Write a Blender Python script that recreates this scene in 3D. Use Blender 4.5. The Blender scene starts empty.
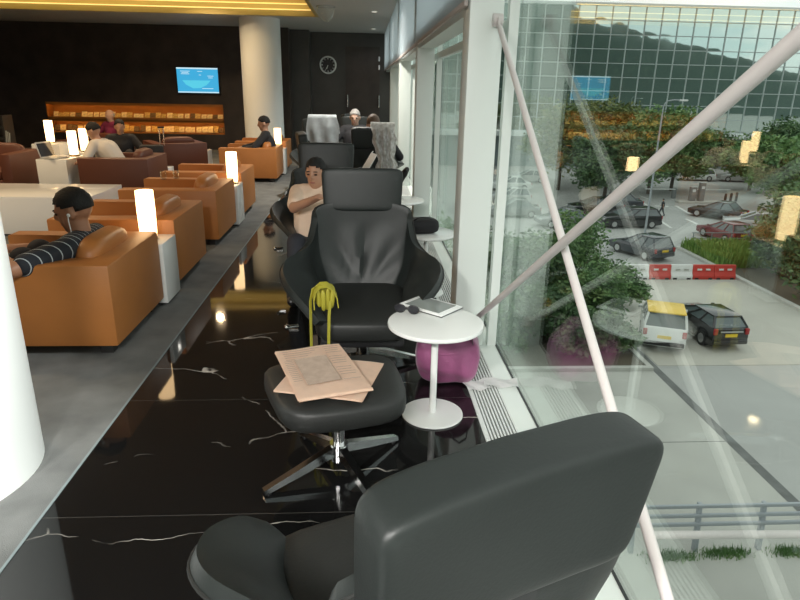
import bpy, bmesh, math, random
from mathutils import Vector, Matrix, Euler, noise
random.seed(7)
SC = bpy.context.scene
COL = SC.collection
R = math.radians
PI = math.pi

# ------------------------------------------------------------------ camera, sky, exposure
def make_camera(pitch=18.7, yaw=3.55, roll=1.1, h=1.5):
    p, y, r = R(pitch), R(yaw), R(roll)
    fwd = Vector((math.sin(y)*math.cos(p), math.cos(y)*math.cos(p), -math.sin(p)))
    right = Vector((math.cos(y), -math.sin(y), 0))
    up = right.cross(fwd)
    r2 = right*math.cos(r) + up*math.sin(r)
    u2 = -right*math.sin(r) + up*math.cos(r)
    cam = bpy.data.cameras.new('camera')
    cam.sensor_width = 36; cam.lens = 36*624/800; cam.clip_end = 2000; cam.clip_start = .02
    o = bpy.data.objects.new('camera', cam); COL.objects.link(o)
    m = Matrix((r2, u2, -fwd)).transposed().to_4x4(); m.translation = (0, 0, h)
    o.matrix_world = m
    SC.camera = o
make_camera()
SC.view_settings.view_transform = 'Standard'
SC.view_settings.look = 'None'
SC.view_settings.exposure = 0.0
SC.view_settings.gamma = 1.0

SKY_STRENGTH = 1.35
def make_world():
    w = bpy.data.worlds.new('sky'); SC.world = w; w.use_nodes = True
    nt = w.node_tree; nt.nodes.clear()
    out = nt.nodes.new('ShaderNodeOutputWorld'); bg = nt.nodes.new('ShaderNodeBackground')
    tc = nt.nodes.new('ShaderNodeTexCoord'); mp = nt.nodes.new('ShaderNodeMapping')
    mp.inputs['Scale'].default_value = (2.2, 2.2, 9.0)
    nz = nt.nodes.new('ShaderNodeTexNoise'); nz.inputs['Scale'].default_value = 1.6; nz.inputs['Detail'].default_value = 5
    rp = nt.nodes.new('ShaderNodeValToRGB')
    rp.color_ramp.elements[0].position = .38; rp.color_ramp.elements[0].color = (.66, .80, .79, 1)
    rp.color_ramp.elements[1].position = .62; rp.color_ramp.elements[1].color = (1.0, 1.0, .95, 1)
    sp = nt.nodes.new('ShaderNodeSeparateXYZ')
    r2 = nt.nodes.new('ShaderNodeValToRGB')
    r2.color_ramp.elements[0].position = .0; r2.color_ramp.elements[0].color = (.45, .45, .43, 1)
    r2.color_ramp.elements[1].position = .04; r2.color_ramp.elements[1].color = (1, 1, 1, 1)
    mx = nt.nodes.new('ShaderNodeMix'); mx.data_type = 'RGBA'; mx.blend_type = 'MULTIPLY'; mx.inputs[0].default_value = 1
    L = nt.links.new
    L(tc.outputs['Generated'], mp.inputs[0]); L(mp.outputs[0], nz.inputs[0]); L(nz.outputs[0], rp.inputs[0])
    L(tc.outputs['Generated'], sp.inputs[0]); L(sp.outputs[2], r2.inputs[0])
    L(rp.outputs[0], mx.inputs[6]); L(r2.outputs[0], mx.inputs[7]); L(mx.outputs[2], bg.inputs[0])
    bg.inputs[1].default_value = SKY_STRENGTH
    L(bg.outputs[0], out.inputs[0])
make_world()

# ------------------------------------------------------------------ materials
def nodes(name):
    m = bpy.data.materials.new(name); m.use_nodes = True
    return m, m.node_tree, m.node_tree.nodes['Principled BSDF']

def mat(name, col, rough=.5, metal=0, bump=0, bscale=60, var=0, vscale=8, spec=.5, coat=0, emit=None, es=0, sheen=0):
    m, nt, b = nodes(name)
    b.inputs['Base Color'].default_value = (*col, 1)
    b.inputs['Roughness'].default_value = rough
    b.inputs['Metallic'].default_value = metal
    b.inputs['Specular IOR Level'].default_value = spec
    b.inputs['Coat Weight'].default_value = coat
    if sheen: b.inputs['Sheen Weight'].default_value = sheen
    tc = nt.nodes.new('ShaderNodeTexCoord')
    if var:
        n = nt.nodes.new('ShaderNodeTexNoise'); n.inputs['Scale'].default_value = vscale; n.inputs['Detail'].default_value = 4
        r = nt.nodes.new('ShaderNodeValToRGB')
        r.color_ramp.elements[0].position = .3; r.color_ramp.elements[1].position = .7
        r.color_ramp.elements[0].color = (*[c*(1-var) for c in col], 1)
        r.color_ramp.elements[1].color = (*[min(1, c*(1+var)) for c in col], 1)
        nt.links.new(tc.outputs['Object'], n.inputs[0]); nt.links.new(n.outputs[0], r.inputs[0]); nt.links.new(r.outputs[0], b.inputs['Base Color'])
    if bump:
        n = nt.nodes.new('ShaderNodeTexNoise'); n.inputs['Scale'].default_value = bscale; n.inputs['Detail'].default_value = 3
        bp = nt.nodes.new('ShaderNodeBump'); bp.inputs['Strength'].default_value = bump; bp.inputs['Distance'].default_value = .01
        nt.links.new(tc.outputs['Object'], n.inputs[0]); nt.links.new(n.outputs[0], bp.inputs['Height']); nt.links.new(bp.outputs[0], b.inputs['Normal'])
    if emit:
        b.inputs['Emission Color'].default_value = (*emit, 1); b.inputs['Emission Strength'].default_value = es
    return m

def glass_mat(name, f0=.07, k=.6, tint=(.975, .99, .98)):
    m = bpy.data.materials.new(name); m.use_nodes = True; nt = m.node_tree; nt.nodes.clear()
    o = nt.nodes.new('ShaderNodeOutputMaterial'); mx = nt.nodes.new('ShaderNodeMixShader')
    t = nt.nodes.new('ShaderNodeBsdfTransparent'); t.inputs[0].default_value = (*tint, 1)
    g = nt.nodes.new('ShaderNodeBsdfGlossy'); g.inputs['Roughness'].default_value = 0; g.inputs[0].default_value = (.92, 1, .97, 1)
    lw = nt.nodes.new('ShaderNodeLayerWeight'); lw.inputs[0].default_value = .5
    p = nt.nodes.new('ShaderNodeMath'); p.operation = 'POWER'; p.inputs[1].default_value = 4
    a = nt.nodes.new('ShaderNodeMath'); a.operation = 'MULTIPLY_ADD'; a.inputs[1].default_value = k; a.inputs[2].default_value = f0
    L = nt.links.new
    L(lw.outputs['Facing'], p.inputs[0]); L(p.outputs[0], a.inputs[0]); L(a.outputs[0], mx.inputs[0])
    L(t.outputs[0], mx.inputs[1]); L(g.outputs[0], mx.inputs[2]); L(mx.outputs[0], o.inputs[0])
    return m

def marble_mat():
    m, nt, b = nodes('black_marble'); L = nt.links.new; N = nt.nodes.new
    tc = N('ShaderNodeTexCoord')
    n1 = N('ShaderNodeTexNoise'); n1.inputs['Scale'].default_value = 1.3; n1.inputs['Detail'].default_value = 6
    mxv = N('ShaderNodeMix'); mxv.data_type = 'RGBA'; mxv.blend_type = 'LINEAR_LIGHT'; mxv.inputs[0].default_value = .22
    L(tc.outputs['Object'], n1.inputs[0]); L(tc.outputs['Object'], mxv.inputs[6]); L(n1.outputs[1], mxv.inputs[7])
    mp = N('ShaderNodeMapping'); mp.inputs['Rotation'].default_value = (0, 0, R(52)); mp.inputs['Scale'].default_value = (.55, 1.5, 1)
    L(mxv.outputs[2], mp.inputs[0])
    v = N('ShaderNodeTexVoronoi'); v.feature = 'DISTANCE_TO_EDGE'; v.inputs['Scale'].default_value = 1.25
    L(mp.outputs[0], v.inputs[0])
    lt = N('ShaderNodeMapRange'); lt.inputs[1].default_value = .0; lt.inputs[2].default_value = .0055; lt.inputs[3].default_value = 1; lt.inputs[4].default_value = 0
    L(v.outputs['Distance'], lt.inputs[0])
    n2 = N('ShaderNodeTexNoise'); n2.inputs['Scale'].default_value = 2.1; n2.inputs['Detail'].default_value = 3
    L(tc.outputs['Object'], n2.inputs[0])
    r2 = N('ShaderNodeMapRange'); r2.inputs[1].default_value = .50; r2.inputs[2].default_value = .62
    L(n2.outputs[0], r2.inputs[0])
    mu = N('ShaderNodeMath'); mu.operation = 'MULTIPLY'; L(lt.outputs[0], mu.inputs[0]); L(r2.outputs[0], mu.inputs[1])
    # tile joints
    sp = N('ShaderNodeSeparateXYZ'); L(tc.outputs['Object'], sp.inputs[0])
    def joint(sock, off, size):
        a = N('ShaderNodeMath'); a.operation = 'ADD'; a.inputs[1].default_value = off; L(sock, a.inputs[0])
        w = N('ShaderNodeMath'); w.operation = 'PINGPONG'; w.inputs[1].default_value = size/2; L(a.outputs[0], w.inputs[0])
        l = N('ShaderNodeMath'); l.operation = 'LESS_THAN'; l.inputs[1].default_value = .0018; L(w.outputs[0], l.inputs[0])
        return l.outputs[0]
    j1 = joint(sp.outputs[1], -1.96, .9)
    mxj = N('ShaderNodeMath'); mxj.operation = 'MAXIMUM'; L(j1, mxj.inputs[0]); mxj.inputs[1].default_value = 0
    mj = N('ShaderNodeMath'); mj.operation = 'MULTIPLY'; mj.inputs[1].default_value = .07; L(mxj.outputs[0], mj.inputs[0])
    ad = N('ShaderNodeMath'); ad.operation = 'MAXIMUM'; L(mu.outputs[0], ad.inputs[0]); L(mj.outputs[0], ad.inputs[1])
    cr = N('ShaderNodeValToRGB'); cr.color_ramp.elements[0].color = (.006, .006, .006, 1); cr.color_ramp.elements[1].color = (.62, .58, .52, 1)
    L(ad.outputs[0], cr.inputs[0]); L(cr.outputs[0], b.inputs['Base Color'])
    b.inputs['Roughness'].default_value = .05; b.inputs['Specular IOR Level'].default_value = .42
    return m

def foliage_mat(name, c1, c2, c3):
    m, nt, b = nodes(name); L = nt.links.new; N = nt.nodes.new
    tc = N('ShaderNodeTexCoord'); n = N('ShaderNodeTexNoise'); n.inputs['Scale'].default_value = 1.1; n.inputs['Detail'].default_value = 8
    r = N('ShaderNodeValToRGB'); e = r.color_ramp.elements
    e[0].position = .32; e[0].color = (*c1, 1); e[1].position = .68; e[1].color = (*c3, 1)
    k = e.new(.5); k.color = (*c2, 1)
    L(tc.outputs['Object'], n.inputs[0]); L(n.outputs[0], r.inputs[0]); L(r.outputs[0], b.inputs['Base Color'])
    b.inputs['Roughness'].default_value = .6
    return m

def stripes_mat(name, base, line, axis, freq, width, rough=.8):
    m, nt, b = nodes(name); L = nt.links.new; N = nt.nodes.new
    tc = N('ShaderNodeTexCoord'); sp = N('ShaderNodeSeparateXYZ'); L(tc.outputs['Object'], sp.inputs[0])
    mu = N('ShaderNodeMath'); mu.operation = 'MULTIPLY'; mu.inputs[1].default_value = freq; L(sp.outputs[axis], mu.inputs[0])
    fr = N('ShaderNodeMath'); fr.operation = 'FRACT'; L(mu.outputs[0], fr.inputs[0])
    lt = N('ShaderNodeMath'); lt.operation = 'LESS_THAN'; lt.inputs[1].default_value = width; L(fr.outputs[0], lt.inputs[0])
    mx = N('ShaderNodeMix'); mx.data_type = 'RGBA'; mx.inputs[6].default_value = (*base, 1); mx.inputs[7].default_value = (*line, 1)
    L(lt.outputs[0], mx.inputs[0]); L(mx.outputs[2], b.inputs['Base Color']); b.inputs['Roughness'].default_value = rough
    return m

M = {}
def setup_mats():
    M['marble'] = marble_mat()
    M['carpet'] = mat('grey_carpet', (.15, .155, .15), .85, var=.2, vscale=5, bump=.3, bscale=250, spec=.25)
    M['ceiling'] = mat('ceiling_paint', (.62, .62, .58), .5)
    M['colwhite'] = mat('column_white', (.88, .91, .89), .45)
    M['recess'] = mat('recess_paint', (.36, .28, .20), .7)
    M['gold'] = mat('gold_cove', (.58, .46, .17), .45)
    M['wall'] = mat('dark_timber', (.045, .034, .028), .45, var=.3, vscale=3)
    M['wall2'] = mat('dark_stone', (.058, .056, .050), .35, var=.2, vscale=2)
    M['white'] = mat('white_paint', (.80, .84, .81), .4)
    M['whitelac'] = mat('white_lacquer', (.84, .85, .83), .16, coat=.3)
    M['frame'] = mat('white_frame', (.74, .79, .75), .4)
    M['gasket'] = mat('black_gasket', (.02, .022, .022), .5)
    M['rod'] = mat('rod_paint', (.64, .60, .58), .4)
    M['glass'] = glass_mat('window_glass')
    M['blind'] = mat('blind_fabric', (.66, .70, .73), .8)
    M['blindhem'] = mat('blind_hem', (.50, .44, .41), .6)
    M['grille'] = mat('grille_metal', (.66, .68, .66), .35)
    M['dark'] = mat('dark_void', (.012, .012, .012), .7)
    M['leather'] = mat('charcoal_leather', (.016, .0195, .0185), .45, bump=.05, bscale=160, var=.12, vscale=6, spec=.4)
    M['leather2'] = mat('charcoal_leather_seat', (.016, .017, .016), .48, bump=.08, bscale=120, spec=.4)
    M['chrome'] = mat('chrome', (.75, .75, .75), .12, 1)
    M['orange'] = mat('tan_leather', (.44, .165, .04), .48, bump=.08, bscale=120, var=.08, vscale=3)
    M['orange2'] = mat('tan_leather_cushion', (.46, .175, .045), .42, bump=.06, bscale=40)
    M['brown'] = mat('brown_leather', (.10, .030, .015), .5)
    M['foot'] = mat('black_foot', (.02, .02, .02), .5)
    M['lamp'] = mat('lamp_glow', (1, .8, .5), .6, emit=(1, .66, .33), es=5.0)
    M['brass'] = mat('lamp_base', (.55, .42, .25), .3, 1)
    M['news'] = mat('pink_newsprint', (.90, .69, .54), .9, var=.04, vscale=30)
    M['ink'] = mat('newsprint_ink', (.42, .32, .26), .9)
    M['ink2'] = mat('newsprint_photo', (.37, .28, .22), .9, var=.12, vscale=40)
    M['tabwhite'] = mat('tablet_white', (.85, .86, .85), .3)
    M['screen'] = mat('tablet_screen', (.24, .26, .25), .06, spec=.8)  # bright window reflection is put into this grey base colour
    M['black'] = mat('black_plastic', (.015, .015, .016), .3)
    M['lens'] = mat('dark_lens', (.03, .03, .035), .08)
    M['magenta'] = mat('magenta_nylon', (.27, .07, .17), .5, bump=.5, bscale=22, var=.15, vscale=9, sheen=.3)
    M['bagdark'] = mat('dark_strap', (.10, .06, .08), .6)
    M['yellow'] = mat('olive_yellow', (.37, .33, .03), .6, bump=.2, bscale=30)
    M['paper'] = mat('white_paper', (.88, .88, .87), .8)
    M['blackfab'] = mat('black_fabric', (.012, .012, .014), .8)
    M['skin'] = mat('skin', (.46, .25, .16), .5)
    M['skin2'] = mat('skin_fair', (.55, .34, .25), .5)
    M['skind'] = mat('skin_tan', (.38, .18, .10), .5)
    M['hair'] = mat('black_hair', (.008, .007, .006), .75, bump=.5, bscale=90)
    M['hairbrown'] = mat('brown_hair', (.10, .055, .03), .6, bump=.5, bscale=90)
    M['hairgrey'] = mat('grey_hair', (.36, .34, .32), .6, bump=.5, bscale=90)
    M['lip'] = mat('lips', (.34, .13, .10), .5)
    M['eye'] = mat('eyes', (.02, .015, .012), .2)
    M['stripe'] = stripes_mat('pinstripe_shirt', (.016, .020, .028), (.42, .46, .48), 0, 26, .10)
    M['polo'] = mat('cream_polo', (.78, .60, .46), .8, var=.05, vscale=14)
    M['shirtwhite'] = mat('white_shirt', (.62, .57, .50), .8)
    M['suit'] = mat('dark_suit', (.014, .014, .017), .8)
    M['wine'] = mat('magenta_shirt', (.26, .03, .09), .8)
    M['denim'] = mat('dark_trousers', (.02, .022, .03), .8)
    M['shoe'] = mat('black_shoe', (.015, .014, .014), .35)
    M['jacket'] = mat('pale_jacket', (.50, .54, .56), .85, var=.12, vscale=12)
    M['scarf'] = mat('patterned_scarf', (.86, .82, .76), .9, var=.35, vscale=22)
    M['magA'] = mat('magazine_cream', (.72, .60, .34), .6, var=.35, vscale=16)
    M['magB'] = mat('magazine_ochre', (.52, .36, .12), .6, var=.45, vscale=20)
    M['magC'] = mat('magazine_dark', (.12, .07, .03), .6, var=.4, vscale=20)
    M['niche'] = mat('niche_timber', (.44, .17, .03), .5, var=.12, vscale=3)
    M['led'] = mat('led_strip', (1, .8, .3), .5, emit=(1, .74, .30), es=.9)
    M['led2'] = mat('niche_led', (1, .8, .3), .5, emit=(1, .58, .16), es=9)
    M['tv'] = mat('tv_map', (.0, .0, .0), .4, emit=(.05, .42, .72), es=1.0)
    M['tv2'] = mat('tv_land', (.0, .0, .0), .4, emit=(.10, .62, .80), es=1.0)
    M['tv3'] = mat('tv_white', (.0, .0, .0), .4, emit=(.62, .85, .95), es=1.0)
    M['spot'] = mat('downlight_glow', (1, 1, 1), .5, emit=(1, .93, .82), es=2)
    M['domeglass'] = glass_mat('dome_glass', .08, .9, (.95, .96, .95))
    # outdoors
    M['concrete'] = mat('pale_concrete', (.44, .44, .40), .85, var=.13, vscale=.35)
    M['asphalt'] = mat('worn_asphalt', (.46, .445, .39), .85, var=.12, vscale=.25)
    M['asphalt2'] = mat('grey_asphalt', (.385, .39, .37), .85, var=.08, vscale=.3)
    M['kerb'] = mat('kerb_stone', (.48, .48, .44), .85, var=.1, vscale=2)
    M['gutter'] = mat('gutter_channel', (.14, .145, .14), .8, var=.2, vscale=2)
    M['line'] = mat('road_paint', (.72, .73, .70), .8)
    M['rail'] = mat('galvanised_rail', (.36, .39, .41), .55, .2)
    M['railw'] = mat('pale_rail', (.52, .55, .55), .5)
    M['soil'] = mat('soil', (.10, .085, .06), .95)
    M['grass'] = foliage_mat('grass_blades', (.10, .19, .03), (.17, .29, .05), (.27, .36, .09))
    M['leafA'] = foliage_mat('leaf_green', (.05, .115, .032), (.11, .22, .065), (.24, .35, .12))
    M['leafB'] = foliage_mat('leaf_dark', (.03, .075, .028), (.075, .15, .055), (.16, .25, .09))
    M['leafC'] = foliage_mat('leaf_olive', (.06, .10, .028), (.14, .19, .05), (.26, .26, .08))
    M['leafR'] = foliage_mat('leaf_rust', (.05, .06, .02), (.14, .10, .03), (.26, .14, .04))
    M['bark'] = mat('bark', (.09, .065, .045), .9)
    M['red'] = mat('barrier_red', (.58, .045, .03), .5)
    M['barw'] = mat('barrier_white', (.80, .80, .78), .5)
    M['hill'] = foliage_mat('hill_forest', (.022, .050, .043), (.036, .070, .058), (.06, .10, .07))
    M['carblack'] = mat('car_black', (.012, .013, .015), .18, coat=.6)
    M['carnavy'] = mat('car_navy', (.022, .028, .038), .2, coat=.6)
    M['cargrey'] = mat('car_grey', (.20, .21, .21), .25, coat=.5)
    M['carsilver'] = mat('car_silver', (.50, .51, .50), .3, .3, coat=.5)
    M['carwhite'] = mat('car_white', (.74, .75, .73), .3, coat=.4)
    M['carred'] = mat('car_maroon', (.16, .03, .04), .25, coat=.5)
    M['caryellow'] = mat('car_yellow', (.80, .54, .07), .4)
    M['carglass'] = mat('car_glass', (.10, .125, .13), .08, spec=.8)
    M['tyre'] = mat('tyre', (.02, .02, .02), .8)
    M['hub'] = mat('wheel_hub', (.55, .56, .56), .3, .7)
    M['tail'] = mat('tail_light', (.35, .02, .02), .25)
    M['plate'] = mat('number_plate', (.75, .52, .02), .5)
    M['facade'] = bpy.data.materials.new('mirror_glazing')
    m = M['facade']; m.use_nodes = True; nt = m.node_tree; b = nt.nodes['Principled BSDF']
    b.inputs['Base Color'].default_value = (.66, .75, .71, 1); b.inputs['Metallic'].default_value = 1; b.inputs['Roughness'].default_value = .02
    M['mullion'] = mat('facade_mullion', (.42, .47, .46), .5)
    M['podium'] = mat('podium_wall', (.20, .245, .25), .7, var=.1, vscale=.3)
    M['ledge'] = mat('facade_ledge', (.66, .70, .69), .6)
setup_mats()

# ------------------------------------------------------------------ mesh helpers
def nb(): return bmesh.new()

def xf(c=(0, 0, 0), rot=None, s=(1, 1, 1)):
    m = Matrix.Translation(Vector(c))
    if rot is not None: m = m @ Euler(rot).to_matrix().to_4x4()
    return m @ Matrix.Diagonal((*s, 1))

def box(bm, c, s, rot=None, bev=0, seg=2):
    g = bmesh.ops.create_cube(bm, size=1, matrix=xf(c, rot, s))
    if bev:
        es = list({e for v in g['verts'] for e in v.link_edges})
        bmesh.ops.bevel(bm, geom=es, offset=bev, segments=seg, affect='EDGES', profile=.5)
    return bm

def cyl(bm, p0, p1, r0, r1=None, n=16, cap=True):
    p0 = Vector(p0); p1 = Vector(p1); d = p1-p0
    q = d.to_track_quat('Z', 'Y').to_matrix().to_4x4()
    bmesh.ops.create_cone(bm, cap_ends=cap, segments=n, radius1=r0, radius2=r0 if r1 is None else r1, depth=d.length,
                          matrix=Matrix.Translation((p0+p1)/2) @ q)
    return bm

def ball(bm, c, r, rot=None, u=16, v=10):
    if isinstance(r, (int, float)): r = (r, r, r)
    bmesh.ops.create_uvsphere(bm, u_segments=u, v_segments=v, radius=1, matrix=xf(c, rot, r))
    return bm

def capsule(bm, p0, p1, r0, r1, n=12):
    cyl(bm, p0, p1, r0, r1, n); ball(bm, p0, r0, u=n, v=8); ball(bm, p1, r1, u=n, v=8)
    return bm

def lathe(bm, prof, n=32, c=(0, 0, 0)):
    rings = []
    for r, z in prof:
        if r < 1e-6: rings.append([bm.verts.new((c[0], c[1], c[2]+z))])
        else: rings.append([bm.verts.new((c[0]+r*math.cos(2*PI*i/n), c[1]+r*math.sin(2*PI*i/n), c[2]+z)) for i in range(n)])
    for a, b in zip(rings, rings[1:]):
        for i in range(n):
            j = (i+1) % n
            vs = []
            for v in ((a[i] if len(a) > 1 else a[0]), (a[j] if len(a) > 1 else a[0]), (b[j] if len(b) > 1 else b[0]), (b[i] if len(b) > 1 else b[0])):
                if v not in vs: vs.append(v)
            if len(vs) > 2: bm.faces.new(vs)
    return bm

def tube(bm, pts, r, n=8, closed=False):
    pts = [Vector(p) for p in pts]; rings = []; N = len(pts); up = None
    for i, p in enumerate(pts):
        a = pts[max(0, i-1)]; b = pts[min(N-1, i+1)]
        if closed: a = pts[i-1]; b = pts[(i+1) % N]
        t = (b-a).normalized()
        if up is None:
            up = t.orthogonal().normalized()
        up = (up - t*up.dot(t)).normalized(); s = t.cross(up)
        rr = r[i] if isinstance(r, (list, tuple)) else r
        rings.append([bm.verts.new(p+(up*math.cos(2*PI*k/n)+s*math.sin(2*PI*k/n))*rr) for k in range(n)])
    m = N if closed else N-1
    for i in range(m):
        a, b = rings[i], rings[(i+1) % N]
        for k in range(n): bm.faces.new((a[k], a[(k+1) % n], b[(k+1) % n], b[k]))
    if not closed:
        bm.faces.new(rings[0][::-1]); bm.faces.new(rings[-1])
    return bm

def ribbon(bm, pts, w, th=.002, wdir=(1, 0, 0)):
    """flat strap of width w with real thickness following pts"""
    pts = [Vector(p) for p in pts]; wd = Vector(wdir).normalized(); rings = []
    for i, p in enumerate(pts):
        t = (pts[min(i+1, len(pts)-1)]-pts[max(i-1, 0)]).normalized()
        n = t.cross(wd).normalized()
        rings.append([bm.verts.new(p+wd*a*w/2+n*b*th/2) for a, b in ((-1, -1), (1, -1), (1, 1), (-1, 1))])
    for a, b in zip(rings, rings[1:]):
        for k in range(4): bm.faces.new((a[k], a[(k+1) % 4], b[(k+1) % 4], b[k]))
    bm.faces.new(rings[0][::-1]); bm.faces.new(rings[-1])
    return bm

def prism(bm, poly, x0, x1, inset=0, bev=0):
    """poly of (y,z) extruded along x; inset narrows the top"""
    zs = [p[1] for p in poly]; zmin, zmax = min(zs), max(zs)
    def side(x, sgn):
        return [bm.verts.new((x-sgn*inset*((z-zmin)/(zmax-zmin) if zmax > zmin else 0), y, z)) for y, z in poly]
    a = side(x0, -1); b = side(x1, 1); n = len(poly); fs = []
    fs.append(bm.faces.new(a)); fs.append(bm.faces.new(b[::-1]))
    for i in range(n): fs.append(bm.faces.new((a[i], b[i], b[(i+1) % n], a[(i+1) % n])))
    bmesh.ops.recalc_face_normals(bm, faces=fs)
    if bev:
        es = list({e for f in fs for e in f.edges})
        bmesh.ops.bevel(bm, geom=es, offset=bev, segments=2, affect='EDGES', profile=.5)
    return bm

def pillow(bm, c, s, e=.4, rot=None, u=28, v=16, f=None):
    """superellipsoid cushion; e small = boxy; f(v) optional deformer"""
    def sg(x, p): return math.copysign(abs(x)**p, x)
    m = xf(c, rot); rows = []
    for j in range(v+1):
        ph = -PI/2+PI*j/v; row = []
        for i in range(u):
            th = 2*PI*i/u
            q = Vector((s[0]*sg(math.cos(ph), e)*sg(math.cos(th), e), s[1]*sg(math.cos(ph), e)*sg(math.sin(th), e), s[2]*sg(math.sin(ph), e)))
            if f: q = f(q)
            row.append(q)
        rows.append(row)
    bot = bm.verts.new(m @ rows[0][0]); top = bm.verts.new(m @ rows[-1][0])
    vr = [[bm.verts.new(m @ q) for q in row] for row in rows[1:-1]]
    for i in range(u):
        j = (i+1) % u
        bm.faces.new((bot, vr[0][j], vr[0][i])); bm.faces.new((top, vr[-1][i], vr[-1][j]))
        for a, b in zip(vr, vr[1:]): bm.faces.new((a[i], a[j], b[j], b[i]))
    return bm

def grid(bm, fn, nu, nv):
    vs = [[bm.verts.new(fn(i/nu, j/nv)) for j in range(nv+1)] for i in range(nu+1)]
    for i in range(nu):
        for j in range(nv): bm.faces.new((vs[i][j], vs[i+1][j], vs[i+1][j+1], vs[i][j+1]))
    return bm

def mesh_of(name, bm, sharp=38, normals=True):
    if normals: bmesh.ops.recalc_face_normals(bm, faces=bm.faces[:])
    me = bpy.data.meshes.new(name); bm.to_mesh(me); bm.free()
    me.shade_smooth(); me.set_sharp_from_angle(angle=R(sharp))
    return me

def obj(name, bm, m, parent=None, sharp=38, label=None, loc=None, rot=None, normals=True):
    me = mesh_of(name, bm, sharp, normals)
    o = bpy.data.objects.new(name, me); COL.objects.link(o)
    me.materials.append(M[m] if isinstance(m, str) else m)
    if parent is not None: o.parent = parent
    if label: o['label'] = label
    if loc: o.location = loc
    if rot: o.rotation_euler = rot
    return o

def tag(o, label, cat, group=None):
    o['label'] = label; o['category'] = cat
    if group: o['group'] = group
    return o

def thing(name, label, cat, loc=(0, 0, 0), rotz=0, group=None):
    o = bpy.data.objects.new(name, None); COL.objects.link(o); o.empty_display_size = .1
    o.location = loc; o.rotation_euler = (0, 0, rotz)
    return tag(o, label, cat, group)

def struct(name, bm, m, label=None, parent=None):
    o = obj(name, bm, m, parent)
    if parent is None:
        o['kind'] = 'structure'
        tag(o, label or name.replace('_', ' '), name.split('_')[0])
    return o

def dup(root, loc=None, rotz=None, label=None, group=None, scale=None):
    r = root.copy(); COL.objects.link(r)
    if loc is not None: r.location = loc
    if rotz is not None: r.rotation_euler = (0, 0, rotz)
    if scale is not None: r.scale = (scale, scale, scale)
    if label: r['label'] = label
    if group: r['group'] = group
    for ch in list(root.children):
        c = ch.copy(); COL.objects.link(c); c.parent = r
        for g in list(ch.children):
            d = g.copy(); COL.objects.link(d); d.parent = c
    return r

def remesh(bm, vox, smooth=4):
    me = bpy.data.meshes.new('tmp'); bm.to_mesh(me); bm.free()
    o = bpy.data.objects.new('tmp', me); COL.objects.link(o)
    md = o.modifiers.new('r', 'REMESH'); md.mode = 'VOXEL'; md.voxel_size = vox
    if smooth:
        s = o.modifiers.new('s', 'SMOOTH'); s.iterations = smooth; s.factor = .5
    dg = bpy.context.evaluated_depsgraph_get()
    res = bpy.data.meshes.new_from_object(o.evaluated_get(dg))
    bpy.data.objects.remove(o); bpy.data.meshes.remove(me)
    b2 = bmesh.new(); b2.from_mesh(res); bpy.data.meshes.remove(res)
    return b2

# ================================================================== ROOM
GX = .825                      # glass plane
PIL = [-3.13+3.33*k for k in range(7)]   # pillar fronts
FY = 16.9; TVY = 15.9; CZ = 2.8; LX = -9.5; BY = -3.2; CARPX = -1.17

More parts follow.
